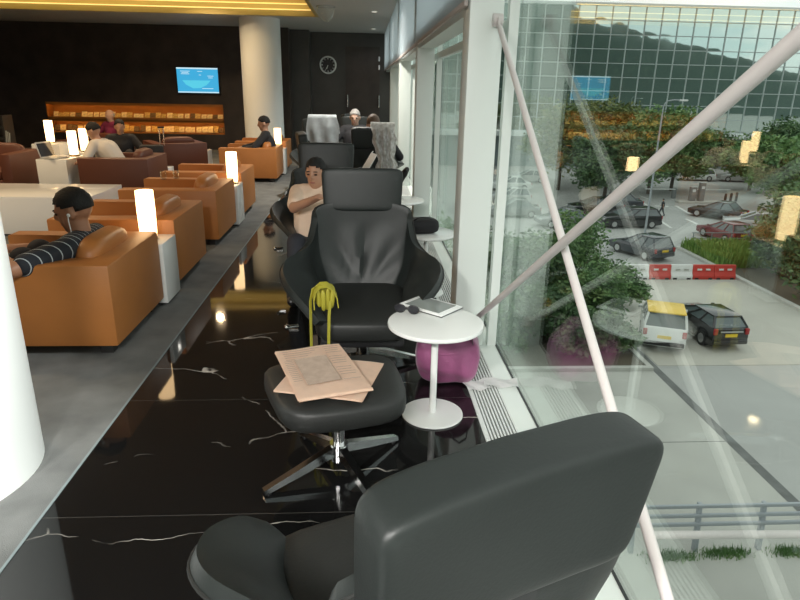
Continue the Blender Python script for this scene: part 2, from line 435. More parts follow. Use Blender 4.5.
def build_room():
    b = nb(); box(b, ((CARPX+.553)/2, (BY+FY)/2, -.15), (.553-CARPX, FY-BY, .3)); struct('floor', b, 'marble', 'polished black marble floor with white veins')
    b = nb(); box(b, ((LX+CARPX)/2, (BY+FY)/2, -.15), (CARPX-LX, FY-BY, .3)); struct('floor_left', b, 'carpet', 'dull grey carpet under the tan armchairs')
    b = nb(); box(b, (CARPX, (BY+FY)/2, .001), (.010, FY-BY, .004)); struct('trim_1', b, 'podium', 'thin metal edge between carpet and marble')
    b = nb(); box(b, (.77, (BY+FY)/2, -.145), (.108, FY-BY, .3)); struct('trim_2', b, 'frame', 'white sill strip along the foot of the glass')
    # grille
    g = thing('floor_grille', 'long slotted metal air grille in the floor along the window', 'grille', (.635, (BY+FY)/2, 0))
    LY = FY-BY
    b = nb(); box(b, (0, 0, -.16), (.17, LY, .26)); obj('tray', b, 'dark', g)
    b = nb(); box(b, (-.072, 0, -.012), (.022, LY, .034)); box(b, (.077, 0, -.012), (.008, LY, .034)); obj('frame', b, 'grille', g)
    b = nb()
    for i in range(8): box(b, (-.050+i*.0163, 0, -.008), (.0085, LY, .024))
    obj('bars', b, 'grille', g)
    # walls
    b = nb(); box(b, (LX-.1, (BY+FY)/2, 1.5), (.2, FY-BY, 3.6)); struct('wall_left', b, 'wall', 'dark wall at the far left of the lounge')
    b = nb(); box(b, ((LX+.83)/2, BY-.1, 1.5), (.83-LX, .2, 3.6)); struct('wall_back', b, 'wall2', 'plain wall behind the camera')
    b = nb(); box(b, ((-1.6+.83)/2, FY+.1, 1.5), (.83+1.6, .2, 3.6)); struct('wall_far', b, 'wall2', 'dark far wall with the clock and a door')
    b = nb(); box(b, (-1.53, 16.65, 1.5), (.44, .6, 3.6)); struct('wall_far_pier', b, 'wall2', 'dark grey wall pier right of the round column')
    n0, n1, z0, z1 = -7.5, -3.36, .36, 1.06
    w = nb()
    box(w, ((LX+n0)/2, TVY+.3, 1.5), (n0-LX, .6, 3.6)); box(w, ((n1-1.75)/2, TVY+.3, 1.5), (-1.75-n1, .6, 3.6))
    box(w, ((n0+n1)/2, TVY+.3, (z1+3.3)/2), (n1-n0, .6, 3.3-z1)); box(w, ((n0+n1)/2, TVY+.3, z0/2), (n1-n0, .6, z0))
    struct('wall_screen', w, 'wall', 'dark timber wall carrying the screen and the lit magazine niche')
    # lit magazine shelf in the niche
    s = thing('magazine_shelf', 'long amber lit magazine shelf recessed in the dark wall', 'shelf', ((n0+n1)/2, TVY, z0))
    W = n1-n0; H = z1-z0
    b = nb(); box(b, (0, .33, H/2), (W, .02, H)); obj('back_panel', b, 'niche', s)
    for zz in (.012, .30): b = nb(); box(b, (0, .16, zz), (W, .32, .024)); obj('shelf_board', b, 'niche', s)
    b = nb(); box(b, (0, .012, .318), (W, .024, .105)); obj('fascia', b, 'niche', s, label='dark orange fascia between the two shelves')
    b = nb(); box(b, (0, .012, H-.03), (W, .024, .06)); obj('fascia', b, 'niche', s)
    for zz in (.287, H-.005): b = nb(); box(b, (0, .045, zz-.008), (W-.1, .03, .012)); obj('led_strip', b, 'led2', s)
    for sx in (-1, 1): b = nb(); box(b, (sx*(W/2-.01), .16, H/2), (.02, .32, H)); obj('side_panel', b, 'niche', s)
    # magazines
    for row, zz, word in ((0, .36-.024, 'upper'), (1, .026, 'lower')):
        base = {}
        for key, m in (('A', 'magA'), ('B', 'magB'), ('C', 'magC')):
            b = nb(); box(b, (0, 0, .09), (.135, .012, .18))
            o = obj('magazine', b, m); base[key] = o
            tag(o, 'magazine leaning in the %s row of the amber wall shelf' % word, 'magazine', 'magazines in the %s shelf row' % word)
        n = 30; used = set()
        for i in range(n):
            k = random.choice('AAABBC'); x = (n0+n1)/2-W/2+.13+i*(W-.25)/(n-1)+random.uniform(-.015, .015)
            o = base[k]
            if k in used: o = o.copy(); COL.objects.link(o)
            used.add(k)
            o.location = (x, TVY+.12+random.uniform(0, .02), z0+zz+.012-.002)
            o.rotation_euler = (R(-random.uniform(22, 30)), 0, R(random.uniform(-6, 6)))
            o.scale = (random.uniform(.8, 1.0), 1, random.uniform(.75, 1.0) * (.85 if row == 0 else .95))
        for k in base:
            if k not in used: bpy.data.objects.remove(base[k])
    # ceiling with a recessed tray
    rx, ry0, ry1, rz = -.865, 3.0, 13.3, 3.14
    b = nb()
    box(b, ((rx+.83)/2, (BY+FY)/2, CZ+.2), (.83-rx, FY-BY, .4))
    box(b, ((LX+rx)/2, (ry1+FY)/2+.08, CZ+.2), (rx-LX, FY-ry1-.16, .4)); box(b, ((LX+rx)/2, (BY+ry0)/2, CZ+.2), (rx-LX, ry0-BY, .4))
    struct('ceiling', b, 'ceiling', 'plain grey ceiling')
    b = nb(); box(b, ((LX+rx)/2, (ry0+ry1)/2+.1, rz+.05), (rx-LX, ry1-ry0+.2, .1)); struct('ceiling_recess', b, 'recess', 'brown ceiling of the raised tray')
    b = nb()
    for i, (d, za, zb) in enumerate(((0, CZ-.004, CZ+.10), (.07, CZ+.10, CZ+.21), (.14, CZ+.21, rz))):
        box(b, ((LX+rx+d)/2, ry1+d+.04, (za+zb)/2), (rx+d-LX, .08, zb-za))
    struct('trim_3', b, 'gold', 'stepped gold cove along the far edge of the ceiling tray')
    b = nb(); box(b, (rx-.03, (ry0+ry1)/2, CZ+.05), (.06, ry1-ry0, .11)); struct('trim_4', b, 'gold', 'gold cove along the right edge of the ceiling tray')
    c = thing('cove_light', 'yellow light strips tucked in the gold ceiling cove', 'light', ((LX+rx)/2, ry1, CZ))
    for d, zz in ((.03, .112), (.10, .222)):
        b = nb(); box(b, (0, d, zz), (rx-LX-.3, .022, .016)); obj('led_strip', b, 'led', c)
    b = nb(); box(b, (0, -.10, .33), (rx-LX-.3, .02, .016)); obj('led_strip', b, 'led', c)
    for d, zz, up in ((.035, .16, 1), (-.16, .05, 0)):
        l = bpy.data.lights.new('cove_strip', 'AREA'); l.shape = 'RECTANGLE'; l.size = rx-LX-.4; l.size_y = .03; l.energy = COVE_W; l.color = (1, .74, .30)
        lo = bpy.data.objects.new('cove_strip_lamp', l); COL.objects.link(lo); lo.parent = c; lo.location = (0, -.22, zz+.15); lo.rotation_euler = (R(90), 0, 0)
    # columns
    for nm, x, y, r, lb in (('column', -1.75, 2.24, .42, 'big white round column at the left edge of the photo'), ('column', -2.11, 14.0, .41, 'white round column at the far end beside the dark pier')):
        b = nb(); cyl(b, (0, 0, 0), (0, 0, rz if y > 4 and False else CZ+.3), r, n=64); o = obj(nm, b, 'colwhite', loc=(x, y, 0)); tag(o, lb, 'column'); o['kind'] = 'structure'
    # window wall
    for k, y in enumerate(PIL[:-1]):
        y1 = PIL[k+1]
        p = nb(); box(p, (.645, y+.11, CZ/2), (.18, .22, CZ), bev=.006)
        o = struct('pillar_%d' % (k+1), p, 'frame', 'white window pillar number %d from the near end' % (k+1)); o['category'] = 'pillar'
        w = thing('window_%d' % (k+1), 'tall glazed window bay %d counted from the near end' % (k+1), 'window', (GX, (y+y1)/2, 0)); w['kind'] = 'structure'
        L = y1-y
        b = nb(); box(b, (.003, 0, 1.4), (.010, L, 2.8)); obj('pane', b, 'glass', w)
        b = nb(); box(b, (-.034, -L/2+.03, 1.4), (.052, .06, 2.8)); obj('mullion', b, 'frame', w)
        b = nb(); box(b, (-.006, -L/2+.066, 1.4), (.012, .012, 2.8)); box(b, (-.006, 0, .004), (.010, L, .010)); obj('gasket', b, 'gasket', w)
        b = nb(); box(b, (-.034, .03, 1.83), (.05, L-.062, .06)); obj('head_frame', b, 'frame', w) if y > 3 else b.free()
        if y > 3:
            bl = thing('window_blind', 'pale fabric blind '+['', '', 'nearest to the camera, right of the tall pillar edge', 'second from the near end', 'third from the near end', 'at the far door end'][k], 'blind', (.535, (y+y1)/2, 1.93))
            b = nb(); box(b, (0, 0, .435), (.004, L-.03, .87)); obj('fabric', b, 'blind', bl)
            b = nb(); box(b, (0, 0, .0), (.02, L-.03, .03), bev=.004); obj('hem_bar', b, 'blindhem', bl)
    b = nb(); box(b, (.657, (3.74+FY)/2, 1.97), (.155, FY-3.74, .14)); struct('trim_5', b, 'frame', 'white beam over the windows')
    # bracing rods
    def rod(p0, p1, r, lab):
        t = thing('brace_rod', lab, 'rod', p0); p0 = Vector(p0); d = Vector(p1)-p0; u = d.normalized()
        b = nb(); cyl(b, u*.10, d-u*.10, r, n=20); obj('tube', b, 'rod', t)
        b = nb(); cyl(b, u*.045, u*.105, r*.6, r, n=16); obj('end_cone', b, 'rod', t); b = nb(); cyl(b, d-u*.105, d-u*.045, r, r*.6, n=16); obj('end_cone', b, 'rod', t)
        b = nb(); cyl(b, (-.025, 0, 0), (.025, 0, 0), .032, n=20); box(b, u*.03, (.012, .05, .05)); obj('hub', b, 'rod', t); b = nb(); cyl(b, d+Vector((-.025, 0, 0)), d+Vector((.025, 0, 0)), .032, n=20); obj('hub', b, 'rod', t)
    rod((.695, 3.49, 1.846), (.695, .5, .045), .0145, 'white brace rod running down from the top of the near pillar')
    rod((.655, 3.49, .175), (.655, .42, 1.90), .0155, 'taupe white brace rod rising from the foot of the near pillar')
    b = nb(); cyl(b, (.84, 1.465, .276), (2.6, 1.62, .11), .012, n=12)
    o = obj('outrigger_bar', b, 'rod'); tag(o, 'thin white bar reaching outward beyond the glass above the guard rail', 'bar')
    # door on far wall
    d = thing('door_1', 'tall dark double hinged door at the right of the far wall', 'door', (0, FY, 0)); d['kind'] = 'structure'
    b = nb(); box(b, (-.015, -.02, 1.24), (.86, .04, 2.48)); obj('door_panel', b, 'wall', d)
    for x in (-.40, .40):
        b = nb(); cyl(b, (x, -.07, 1.03), (x, -.07, 1.33), .018, n=10); cyl(b, (x, -.07, 1.08), (x, -.03, 1.08), .01, n=8); cyl(b, (x, -.07, 1.28), (x, -.03, 1.28), .01, n=8); obj('door_handle', b, 'chrome', d)
    for z in (2.0, 2.2): b = nb(); box(b, (.405, -.05, z), (.035, .02, .11)); obj('hinge', b, 'chrome', d)
    # clock
    c = thing('wall_clock', 'round dark wall clock with a white rim on the far wall', 'clock', (-.885, FY, 2.035))
    def zl(bm, prof, n=40):
        lathe(bm, prof, n); bmesh.ops.rotate(bm, verts=bm.verts[:], cent=(0, 0, 0), matrix=Matrix.Rotation(R(90), 3, 'X'))
    b = nb(); zl(b, [(.175, 0), (.215, 0), (.215, .04), (.205, .055), (.18, .055), (.175, .04), (.175, 0)]); obj('rim', b, 'white', c)
    b = nb(); zl(b, [(0, .02), (.178, .02), (.178, 0), (0, 0)]); obj('dial', b, 'black', c)
    for i in range(12):
        b = nb(); a = i*PI/6; box(b, (.15*math.sin(a), -.025, .15*math.cos(a)), (.012 if i % 3 else .02, .006, .034), rot=(0, a, 0)); obj('hour_mark', b, 'white', c)
    def hand(a, l, w):
        b = nb(); box(b, (math.sin(a)*l/2, -.032, math.cos(a)*l/2), (w, .005, l), rot=(0, a, 0)); obj('hand', b, 'white', c)
    hand(R(198), .10, .016); hand(R(208), .14, .011)
    # screen
    t = thing('wall_screen_tv', 'wall mounted flat screen showing a bright blue flight map', 'screen', (-3.888, TVY, 1.30)); t.name = 'television'
    b = nb(); box(b, (0, -.05, .30), (1.0, .06, .61), bev=.008); obj('bezel', b, 'black', t)
    b = nb(); box(b, (0, -.083, .30), (.95, .006, .56)); obj('screen', b, 'tv', t)
    b = nb(); box(b, (0, -.088, .035), (.95, .004, .025)); obj('menu_bar', b, 'tv3', t); b = nb(); box(b, (0, -.088, .565), (.95, .004, .03)); obj('menu_bar', b, 'tv3', t)
    b = nb(); prism(b, [(-.36, .0), (.30, .0), (.2, -.10), (.05, -.17), (-.12, -.18), (-.28, -.1)], 0, .003); bmesh.ops.rotate(b, verts=b.verts[:], cent=(0, 0, 0), matrix=Matrix.Rotation(R(90), 3, 'Z'))
    for v in b.verts: v.co = (-v.co.x, v.co.y-.089, v.co.z+.30)
    obj('map_land', b, 'tv2', t)
    b = nb()
    for x, z, w_ in ((-.28, .50, .22), (-.28, .47, .16), (-.28, .44, .2), (.06, .50, .12), (.06, .42, .05), (.3, .40, .14), (.3, .36, .1), (.22, .12, .26)): box(b, (x, -.0885, z), (w_, .003, .012))
    obj('map_text', b, 'tv3', t)

    # ceiling lights: two small ones near the far door, plus added fill lamps
    def downlight(x, y, z, watt, col, lab, size=.14, ang=150):
        t = thing('downlight', lab, 'ceiling light', (x, y, z))
        b = nb(); lathe(b, [(size*.5, 0), (size*.62, 0), (size*.62, -.012), (size*.5, -.012), (size*.5, 0)], 24); obj('ring', b, 'white', t)
        b = nb(); cyl(b, (0, 0, -.006), (0, 0, -.001), size*.5, n=24); obj('lens', b, 'spot', t)
        l = bpy.data.lights.new('downlight', 'AREA'); l.shape = 'DISK'; l.size = size; l.energy = watt; l.color = col; l.spread = R(ang)
        lo = bpy.data.objects.new('downlight_lamp', l); COL.objects.link(lo); lo.parent = t; lo.location = (0, 0, -.02)
    words = ['over the far lounge chairs']
    for (x, y), w_ in zip(((-.3, 9.3),), words): downlight(x, y, CZ, FAR_FILL_W, (1, .95, .86), 'added fill downlight '+w_)  # unseen lamp, added to light the far chairs
    downlight(.20, 12.2, CZ, 6, (1, .95, .86), 'small ceiling downlight by the blinds near the far door', .09)
    downlight(.24, 15.6, CZ, 6, (1, .95, .86), 'smallest ceiling downlight close to the far door', .09)
    TRAY = ['over the nearest tan armchair', 'over the fourth tan armchair', 'over the big low white table', 'over the left brown armchair', 'over the black suitcase', 'in front of the far column']
    for i, (x, y) in enumerate(((-4.0, 4.6), (-4.2, 8.0), (-6.2, 5.2), (-6.2, 9.0), (-4.6, 11.5), (-3.0, 12.5))): downlight(x, y, 3.14, TRAY_FILL_W, (1, .72, .42), 'added warm fill downlight in the ceiling tray '+TRAY[i])  # unseen warm lamps, added to light the armchairs and far column
    t = thing('fill_spot', 'added fill light aimed at the white column to brighten it', 'ceiling light', (.25, 1.45, CZ))  # unseen fixture, added only to brighten the near column
    aim = (Vector((-1.72, 2.2, .75))-Vector((.25, 1.45, CZ-.12))).normalized()
    b = nb(); cyl(b, (0, 0, -.02), (0, 0, 0), .05, n=20); cyl(b, (0, 0, -.09), (0, 0, -.02), .012, n=10); obj('mount', b, 'white', t)
    b = nb(); cyl(b, Vector((0, 0, -.12))-aim*.07, Vector((0, 0, -.12))+aim*.07, .045, n=24); obj('barrel', b, 'white', t)
    l = bpy.data.lights.new('fill_spot', 'SPOT'); l.energy = FILL_SPOT_W; l.spot_size = R(44); l.spot_blend = .6; l.shadow_soft_size = .04; l.color = (1, 1, .97)
    lo = bpy.data.objects.new('fill_spot_lamp', l); COL.objects.link(lo); lo.parent = t; lo.location = Vector((0, 0, -.12))+aim*.09; lo.rotation_euler = aim.to_track_quat('-Z', 'Y').to_euler()
    for x, y, lab in ((-.5, -2.1, 'added square fill light behind the camera near the glass'), (-2.2, -1.6, 'added square fill light behind the camera over the carpet')):  # unseen panels, added to brighten surfaces that face the camera
        t = thing('fill_panel', lab, 'ceiling light', (x, y, CZ))
        b = nb(); box(b, (0, 0, -.008), (.66, .66, .016)); obj('frame', b, 'white', t)
        b = nb(); box(b, (0, 0, -.018), (.6, .6, .006)); obj('diffuser', b, 'spot', t)
        l = bpy.data.lights.new('panel', 'AREA'); l.shape = 'SQUARE'; l.size = .58; l.energy = FILL_PANEL_W; l.color = (1, .98, .94)
        lo = bpy.data.objects.new('fill_panel_lamp', l); COL.objects.link(lo); lo.parent = t; lo.location = (0, 0, -.03)
    t = thing('glass_ceiling_dome', 'clear glass dome on the ceiling right of the gold cove', 'ceiling fitting', (-.63, 11.6, CZ))
    b = nb(); lathe(b, [(.15*math.cos(a*PI/16), -.25*math.sin(a*PI/16)) for a in range(9)], 28); obj('dome', b, 'domeglass', t)
    b = nb(); lathe(b, [(.14, .0), (.165, 0), (.165, -.018), (.14, -.018), (.14, 0)], 28); obj('ring', b, 'chrome', t)
FAR_FILL_W, TRAY_FILL_W, COVE_W, FILL_PANEL_W = 70, 38, 5.5, 310
FILL_SPOT_W = 360

def blind_fix():
    m = M['blind']; nt = m.node_tree; b = nt.nodes['Principled BSDF']; o = nt.nodes['Material Output']
    tr = nt.nodes.new('ShaderNodeBsdfTranslucent'); tr.inputs[0].default_value = (.72, .78, .83, 1)
    mx = nt.nodes.new('ShaderNodeMixShader'); mx.inputs[0].default_value = .8
    nt.links.new(b.outputs[0], mx.inputs[1]); nt.links.new(tr.outputs[0], mx.inputs[2]); 
    tp = nt.nodes.new('ShaderNodeBsdfTransparent'); m2 = nt.nodes.new('ShaderNodeMixShader'); m2.inputs[0].default_value = .32
    nt.links.new(mx.outputs[0], m2.inputs[1]); nt.links.new(tp.outputs[0], m2.inputs[2]); nt.links.new(m2.outputs[0], o.inputs[0])
blind_fix()
build_room()

# ================================================================== LOUNGE CHAIRS
def crom(P, t):
    n = len(P)-1; x = t*n; i = min(int(x), n-1); f = x-i
    p = [Vector(P[max(0, min(n, k))]) for k in (i-1, i, i+1, i+2)]
    return .5*((2*p[1])+(-p[0]+p[2])*f+(2*p[0]-5*p[1]+4*p[2]-p[3])*f*f+(-p[0]+3*p[1]-3*p[2]+p[3])*f**3)

RIM = [(0, .40, .87), (.14, .395, .865), (.275, .37, .83), (.298, .32, .74), (.322, .24, .655), (.375, .12, .612), (.425, .01, .592), (.432, -.11, .56), (.39, -.23, .515), (.31, -.325, .455), (.235, -.37, .38)]
BAS = [(0, .26, .30), (.1, .255, .30), (.18, .235, .30), (.215, .19, .32), (.232, .12, .335), (.24, .03, .345), (.242, -.05, .345), (.242, -.13, .34), (.238, -.20, .33), (.228, -.27, .31), (.21, -.33, .29)]
def shell_pt(t, v):
    s = -1 if t < 0 else 1
    a = crom(BAS, abs(t)); b = crom(RIM, abs(t)); p = a.lerp(b, v)
    out = Vector((a.x*1.2, a.y-.0, 0))
    if out.length > 0: out.normalize()
    at = abs(t); k = .03 if at < .4 else .03-.075*min(1, (at-.4)/.2)
    p += out*(k*math.sin(PI*v)); p.z += (.012*math.sin(PI*v) if at > .45 else 0)
    # soft creases radiating up the back
    if abs(t) < .34 and v > .1:
        an = math.atan2(t*2.6, v-.02)
        p.y += .013*math.sin(an*11+.8)*math.sin(PI*min(1, max(0, (v-.1)/.68)))*(1-abs(t)/.34)
    p.x *= s
    return p

def star_base(parent, ang, L, hz, r=.03):
    b = nb(); cyl(b, (0, 0, .075), (0, 0, hz), r*.8, n=20); cyl(b, (0, 0, .055), (0, 0, .13), r*1.25, n=24); obj('column', b, 'chrome', parent)
    for a in ang:
        b = nb(); c, s = math.cos(R(a)), math.sin(R(a)); rr = []
        for d, w, z0, z1 in ((.02, .021, .085, .125), (L*.5, .019, .045, .078), (L, .017, .006, .026)):
            rr.append([b.verts.new((c*d-s*x, s*d+c*x, z)) for x, z in ((-w, z0), (w, z0), (w*.8, z1), (-w*.8, z1))])
        for p, q in zip(rr, rr[1:]):
            for k in range(4): b.faces.new((p[k], p[(k+1) % 4], q[(k+1) % 4], q[k]))
        b.faces.new(rr[0][::-1]); b.faces.new(rr[-1])
        o = obj('leg', b, 'chrome', parent)
        b = nb(); cyl(b, (c*(L-.02), s*(L-.02), 0), (c*(L-.02), s*(L-.02), .01), .012, n=12); obj('glide', b, 'black', o)

def lounge_chair(label, loc, rotz, lever=True, base=(5, 100, 170, 275)):
    t = thing('lounge_chair', label, 'chair', loc, rotz, 'charcoal leather lounge chairs by the window')
    b = nb(); grid(b, lambda u, v: shell_pt(u*2-1, v), 80, 18)
    o = obj('shell', b, 'leather', t, sharp=80)
    so = o.modifiers.new('thick', 'SOLIDIFY'); so.thickness = .036; so.offset = -1
    bv = o.modifiers.new('soft', 'BEVEL'); bv.width = .014; bv.segments = 3; bv.limit_method = 'ANGLE'; bv.angle_limit = R(50)
    # piping along the rim
    pts = [shell_pt(-1+2*i/70, 1)+Vector((0, 0, .001)) for i in range(71)]
    b = nb(); tube(b, pts, .0045, 6); obj('piping', b, 'leather2', o)
    b = nb(); pillow(b, (0, -.06, .348), (.25, .30, .07), .42, rot=(R(4), 0, 0)); obj('seat_cushion', b, 'leather2', t)
    b = nb(); box(b, (0, -.02, .235), (.44, .48, .06), bev=.02); obj('under_frame', b, 'black', t)
    hp = lambda q: Vector((q.x*(1+.03*q.z/.12), q.y+.25*q.x*q.x, q.z))
    b = nb(); pillow(b, (0, .405, .935), (.234, .048, .124), .24, rot=(R(-8), 0, 0), f=hp, u=44, v=24)
    h = obj('headrest', b, 'leather', t)
    b = nb(); tube(b, [Matrix.Translation((0, .405, .935)) @ Euler((R(-8), 0, 0)).to_matrix().to_4x4() @ hp(Vector((.226*math.copysign(abs(math.cos(a))**.24, math.cos(a)), .036, .116*math.copysign(abs(math.sin(a))**.24, math.sin(a))))) for a in [2*PI*(k+.5)/64 for k in range(64)]], .0035, 6, closed=True); obj('piping', b, 'black', h)
    b = nb(); box(b, (0, .425, .86), (.10, .018, .16), rot=(R(-6), 0, 0)); obj('bracket', b, 'black', h)
    star_base(t, base, .355, .25)
    if lever:
        b = nb(); cyl(b, (-.345, -.10, .275), (-.40, -.12, .275), .010, n=12); ball(b, (-.405, -.121, .275), .016, u=12, v=8); box(b, (-.37, -.11, .255), (.05, .012, .014)); obj('recline_lever', b, 'chrome', t)
    return t
ch = lounge_chair('empty charcoal leather lounge chair facing the camera with a yellow bag on its seat', (-.005, 3.28, 0), 0)
def chair_at(label, x, y, deg): return dup(ch, (x, y, 0), R(deg), label)
near = chair_at('nearest charcoal lounge chair seen from behind at the bottom of the photo', .082, 1.125, 202)
for h_ in near.children:
    if h_.name.startswith('headrest'): h_.location = (.05, 0, -.02); h_.rotation_euler = (0, 0, R(3))
chair_at('charcoal lounge chair holding the boy in the cream polo shirt', -.30, 5.02, 2)
chair_at('charcoal lounge chair with a pale jacket hung over its back', -.62, 9.25, 6)
chair_at('dark lounge chair turned away, with a patterned scarf over its back', .09, 8.15, 180)
chair_at('charcoal lounge chair by the far door under the grey haired man', -.12, 10.25, 0)
chair_at('charcoal lounge chair side on against the far window pillar', .12, 11.75, 60)
chair_at('charcoal lounge chair under the reader with the raised black shoe', -.22, 6.75, 100)

# ottoman
t = thing('ottoman', 'charcoal leather ottoman with newspapers on it and a chrome star base', 'ottoman', (-.10, 2.235, 0), R(14))
def of(q):
    k = 1+.10*q.y/.25
    return Vector((q.x*k, q.y, q.z+.10*(q.x*q.x)-.12*q.y*q.y-.0))
b = nb(); pillow(b, (0, .02, .355), (.265, .245, .06), .45, f=of); obj('cushion', b, 'leather2', t)
b = nb(); box(b, (0, 0, .285), (.22, .2, .03), bev=.01); obj('under_frame', b, 'black', t)
star_base(t, (196, 28, 286, 108), .33, .29)
OTT_Z = .415

# ================================================================== SIDE TABLES
def side_table(label, x, y):
    t = thing('side_table', label, 'table', (x, y, 0), 0, 'round white side tables')
    b = nb(); lathe(b, [(0, 0), (.146, 0), (.149, .004), (.147, .010), (.02, .016), (0, .016)], 48); obj('base', b, 'whitelac', t)
    b = nb(); cyl(b, (0, 0, .012), (0, 0, .46), .0165, n=24); obj('stem', b, 'whitelac', t)
    b = nb(); lathe(b, [(0, .458), (.214, .458), (.222, .464), (.224, .472), (.221, .480), (.214, .482), (0, .482)], 64); obj('tabletop', b, 'whitelac', t)
    return t
st = side_table('round white side table carrying the tablet and sunglasses', .335, 2.69)
dup(st, (.475, 4.6, 0), 0, 'round white side table carrying the black pouch beyond the near chairs')
dup(st, (.37, 6.05, 0), 0, 'far white side table behind the headrest, beside the window')

# tablet
def at_px(): pass
t = thing('tablet', 'white framed tablet lying on the round side table', 'tablet', (.331, 2.896, .4825), R(-42.5))
b = nb(); box(b, (0, 0, .0055), (.262, .180, .010), bev=.004); obj('body', b, 'tabwhite', t)
b = nb(); box(b, (0, 0, .0108), (.205, .148, .0012)); obj('screen', b, 'screen', t)
b = nb(); box(b, (0, 0, .001), (.266, .184, .003)); obj('back_cover', b, 'black', t)
b = nb(); cyl(b, (.116, 0, .0105), (.116, 0, .0114), .007, n=16); obj('home_button', b, 'paper', t)
# sunglasses
t = thing('sunglasses', 'folded black sunglasses on the side table beside the tablet', 'sunglasses', (.205, 2.80, .4825), R(-22))
for sx in (-1, 1):
    pts = [(sx*.034+.026*math.cos(a*PI/10)*(1 if True else 1), 0+.004*abs(math.cos(a*PI/10)), .023+.020*math.sin(a*PI/10)) for a in range(20)]
    b = nb(); tube(b, pts, .0034, 8, closed=True); f = obj('rim', b, 'black', t)
    b = nb(); 
    cyl(b, (sx*.034, .001, .023), (sx*.034, .003, .023), 1, n=24)
    for v in b.verts: v.co.x = sx*.034+(v.co.x-sx*.034)*.026; v.co.z = .023+(v.co.z-.023)*.020
    obj('lens', b, 'lens', f)
b = nb(); tube(b, [(-.010, .003, .026), (0, .004, .029), (.010, .003, .026)], .003, 8); obj('bridge', b, 'black', t)
for sx in (-1, 1):
    b = nb(); tube(b, [(sx*.061, .004, .030), (sx*.060, .015, .026), (sx*.02, .020+.006*sx, .018), (-sx*.035, .026+.006*sx, .012), (-sx*.055, .029+.006*sx, .004)], .0032, 8); obj('temple', b, 'black', t)

# ================================================================== NEWSPAPERS on the ottoman
def newspaper(label, loc, rotz, W, D, th, layers, flap, photo=True):
    t = thing('newspaper', label, 'newspaper', loc, rotz, 'pink newspapers')
    def sag(x, y): return -.05*max(0, abs(x)-.10)**1.4-.05*max(0, abs(y)-.1)**1.4
    b = nb()
    for i in range(layers):
        z = i*th/layers; dx = random.uniform(-.006, .006); dy = random.uniform(-.005, .005)
        grid(b, lambda u, v: Vector(((u-.5)*W+dx, (v-.5)*D+dy, z+sag((u-.5)*W, (v-.5)*D)+.002*math.sin(7*u+i))), 10, 8)
    bmesh.ops.solidify(b, geom=b.faces[:], thickness=th/layers*.55)
    p = obj('pages', b, 'news', t, sharp=60)
    # rounded fold along the front edge
    b = nb(); n = 10
    pts = []
    grid(b, lambda u, v: Vector(((u-.5)*W, -D/2-.010*math.sin(PI*v), th*(v)-.0005+sag((u-.5)*W, D/2))), 10, n)
    bmesh.ops.solidify(b, geom=b.faces[:], thickness=.002); obj('fold', b, 'news', t, sharp=60)
    if photo:
        zt = th+.0022
        def patch(x0, x1, y0, y1): 
            def fn(u, v):
                x = x0+(x1-x0)*u; y = y0+(y1-y0)*v
                return Vector((x, y, zt+sag(x, y)+.002*math.sin(7*(x/W+.5)+layers-1)))
            return fn
        b = nb(); grid(b, patch(-W*.30, W*.17, -D*.30, D*.22), 8, 6); obj('printed_photo', b, 'ink2', t)
        b = nb()
        for k in range(16):
            y = D*.42-k*D*.048
            if k % 5 == 4: continue
            x0 = W*.20; grid(b, patch(x0, W*(.44-.02*(k % 3)), y-.0035, y), 4, 1)
        for k in range(5): grid(b, patch(-W*.42, W*.14-.02*k, D*.42-k*.022-.003, D*.42-k*.022), 6, 1)
        for k in range(12):
            grid(b, patch(-W*.46, -W*.34, D*.2-k*.017-.003, D*.2-k*.017), 3, 1)
        obj('print_lines', b, 'ink', t)
    return t
# long side of the upper paper runs from back left to front right of the ottoman
newspaper('lower pink newspaper sticking out under the other one on the ottoman', (-.126, 2.244, OTT_Z+.003), R(-15), .34, .33, .008, 3, False, photo=False)
newspaper('folded pink newspaper lying uppermost on the ottoman', (-.170, 2.285, OTT_Z+.014), R(18), .28, .46, .014, 4, True)

# ================================================================== BAGS
# magenta tote on the floor
t = thing('tote_bag', 'slumped magenta nylon tote bag on the floor behind the side table', 'bag', (.455, 3.085, 0), R(-8))
def bf(q):
    z = q.z+.155
    k = 1+.16*math.sin(PI*min(1, max(0, z/.30)))-.10*max(0, z-.2)/.1
    w = .012*math.sin(q.x*42+z*18)+.010*math.sin(z*55+q.x*13)
    return Vector((q.x*k, q.y*k+w*.8, q.z-.05*(q.x/.15)**2*max(0, z/.31-.4)+.012*math.sin(q.x*26)*max(0, z/.31-.5)*2))
b = nb(); pillow(b, (0, 0, .170), (.150, .095, .168), .38, f=bf, u=56, v=34); obj('body', b, 'magenta', t, sharp=70)
b = nb()
for q in range(3): tube(b, [(-.13+.03*q, -.085, .22-.02*q), (-.04, -.105+.004*q, .185-.035*q), (.06, -.10, .19-.05*q), (.13, -.085, .21-.045*q)], .005, 6)
obj('crease', b, 'magenta', t)
for sy, m in ((-1, 'bagdark'), (1, 'bagdark')):
    b = nb(); ribbon(b, [(.03, sy*.085, .27), (.05, sy*.10, .315), (.085, sy*.105, .335), (.12, sy*.10, .31), (.128, sy*.095, .25)], .024, .004, (0, 1, .2)); obj('strap', b, m, t)
b = nb(); ribbon(b, [(-.1, -.02, .275), (-.04, -.03, .30), (.02, -.02, .295), (.1, -.02, .29)], .05, .004, (0, 1, .3)); obj('lining', b, 'news', t, label='pale lining at the open top')
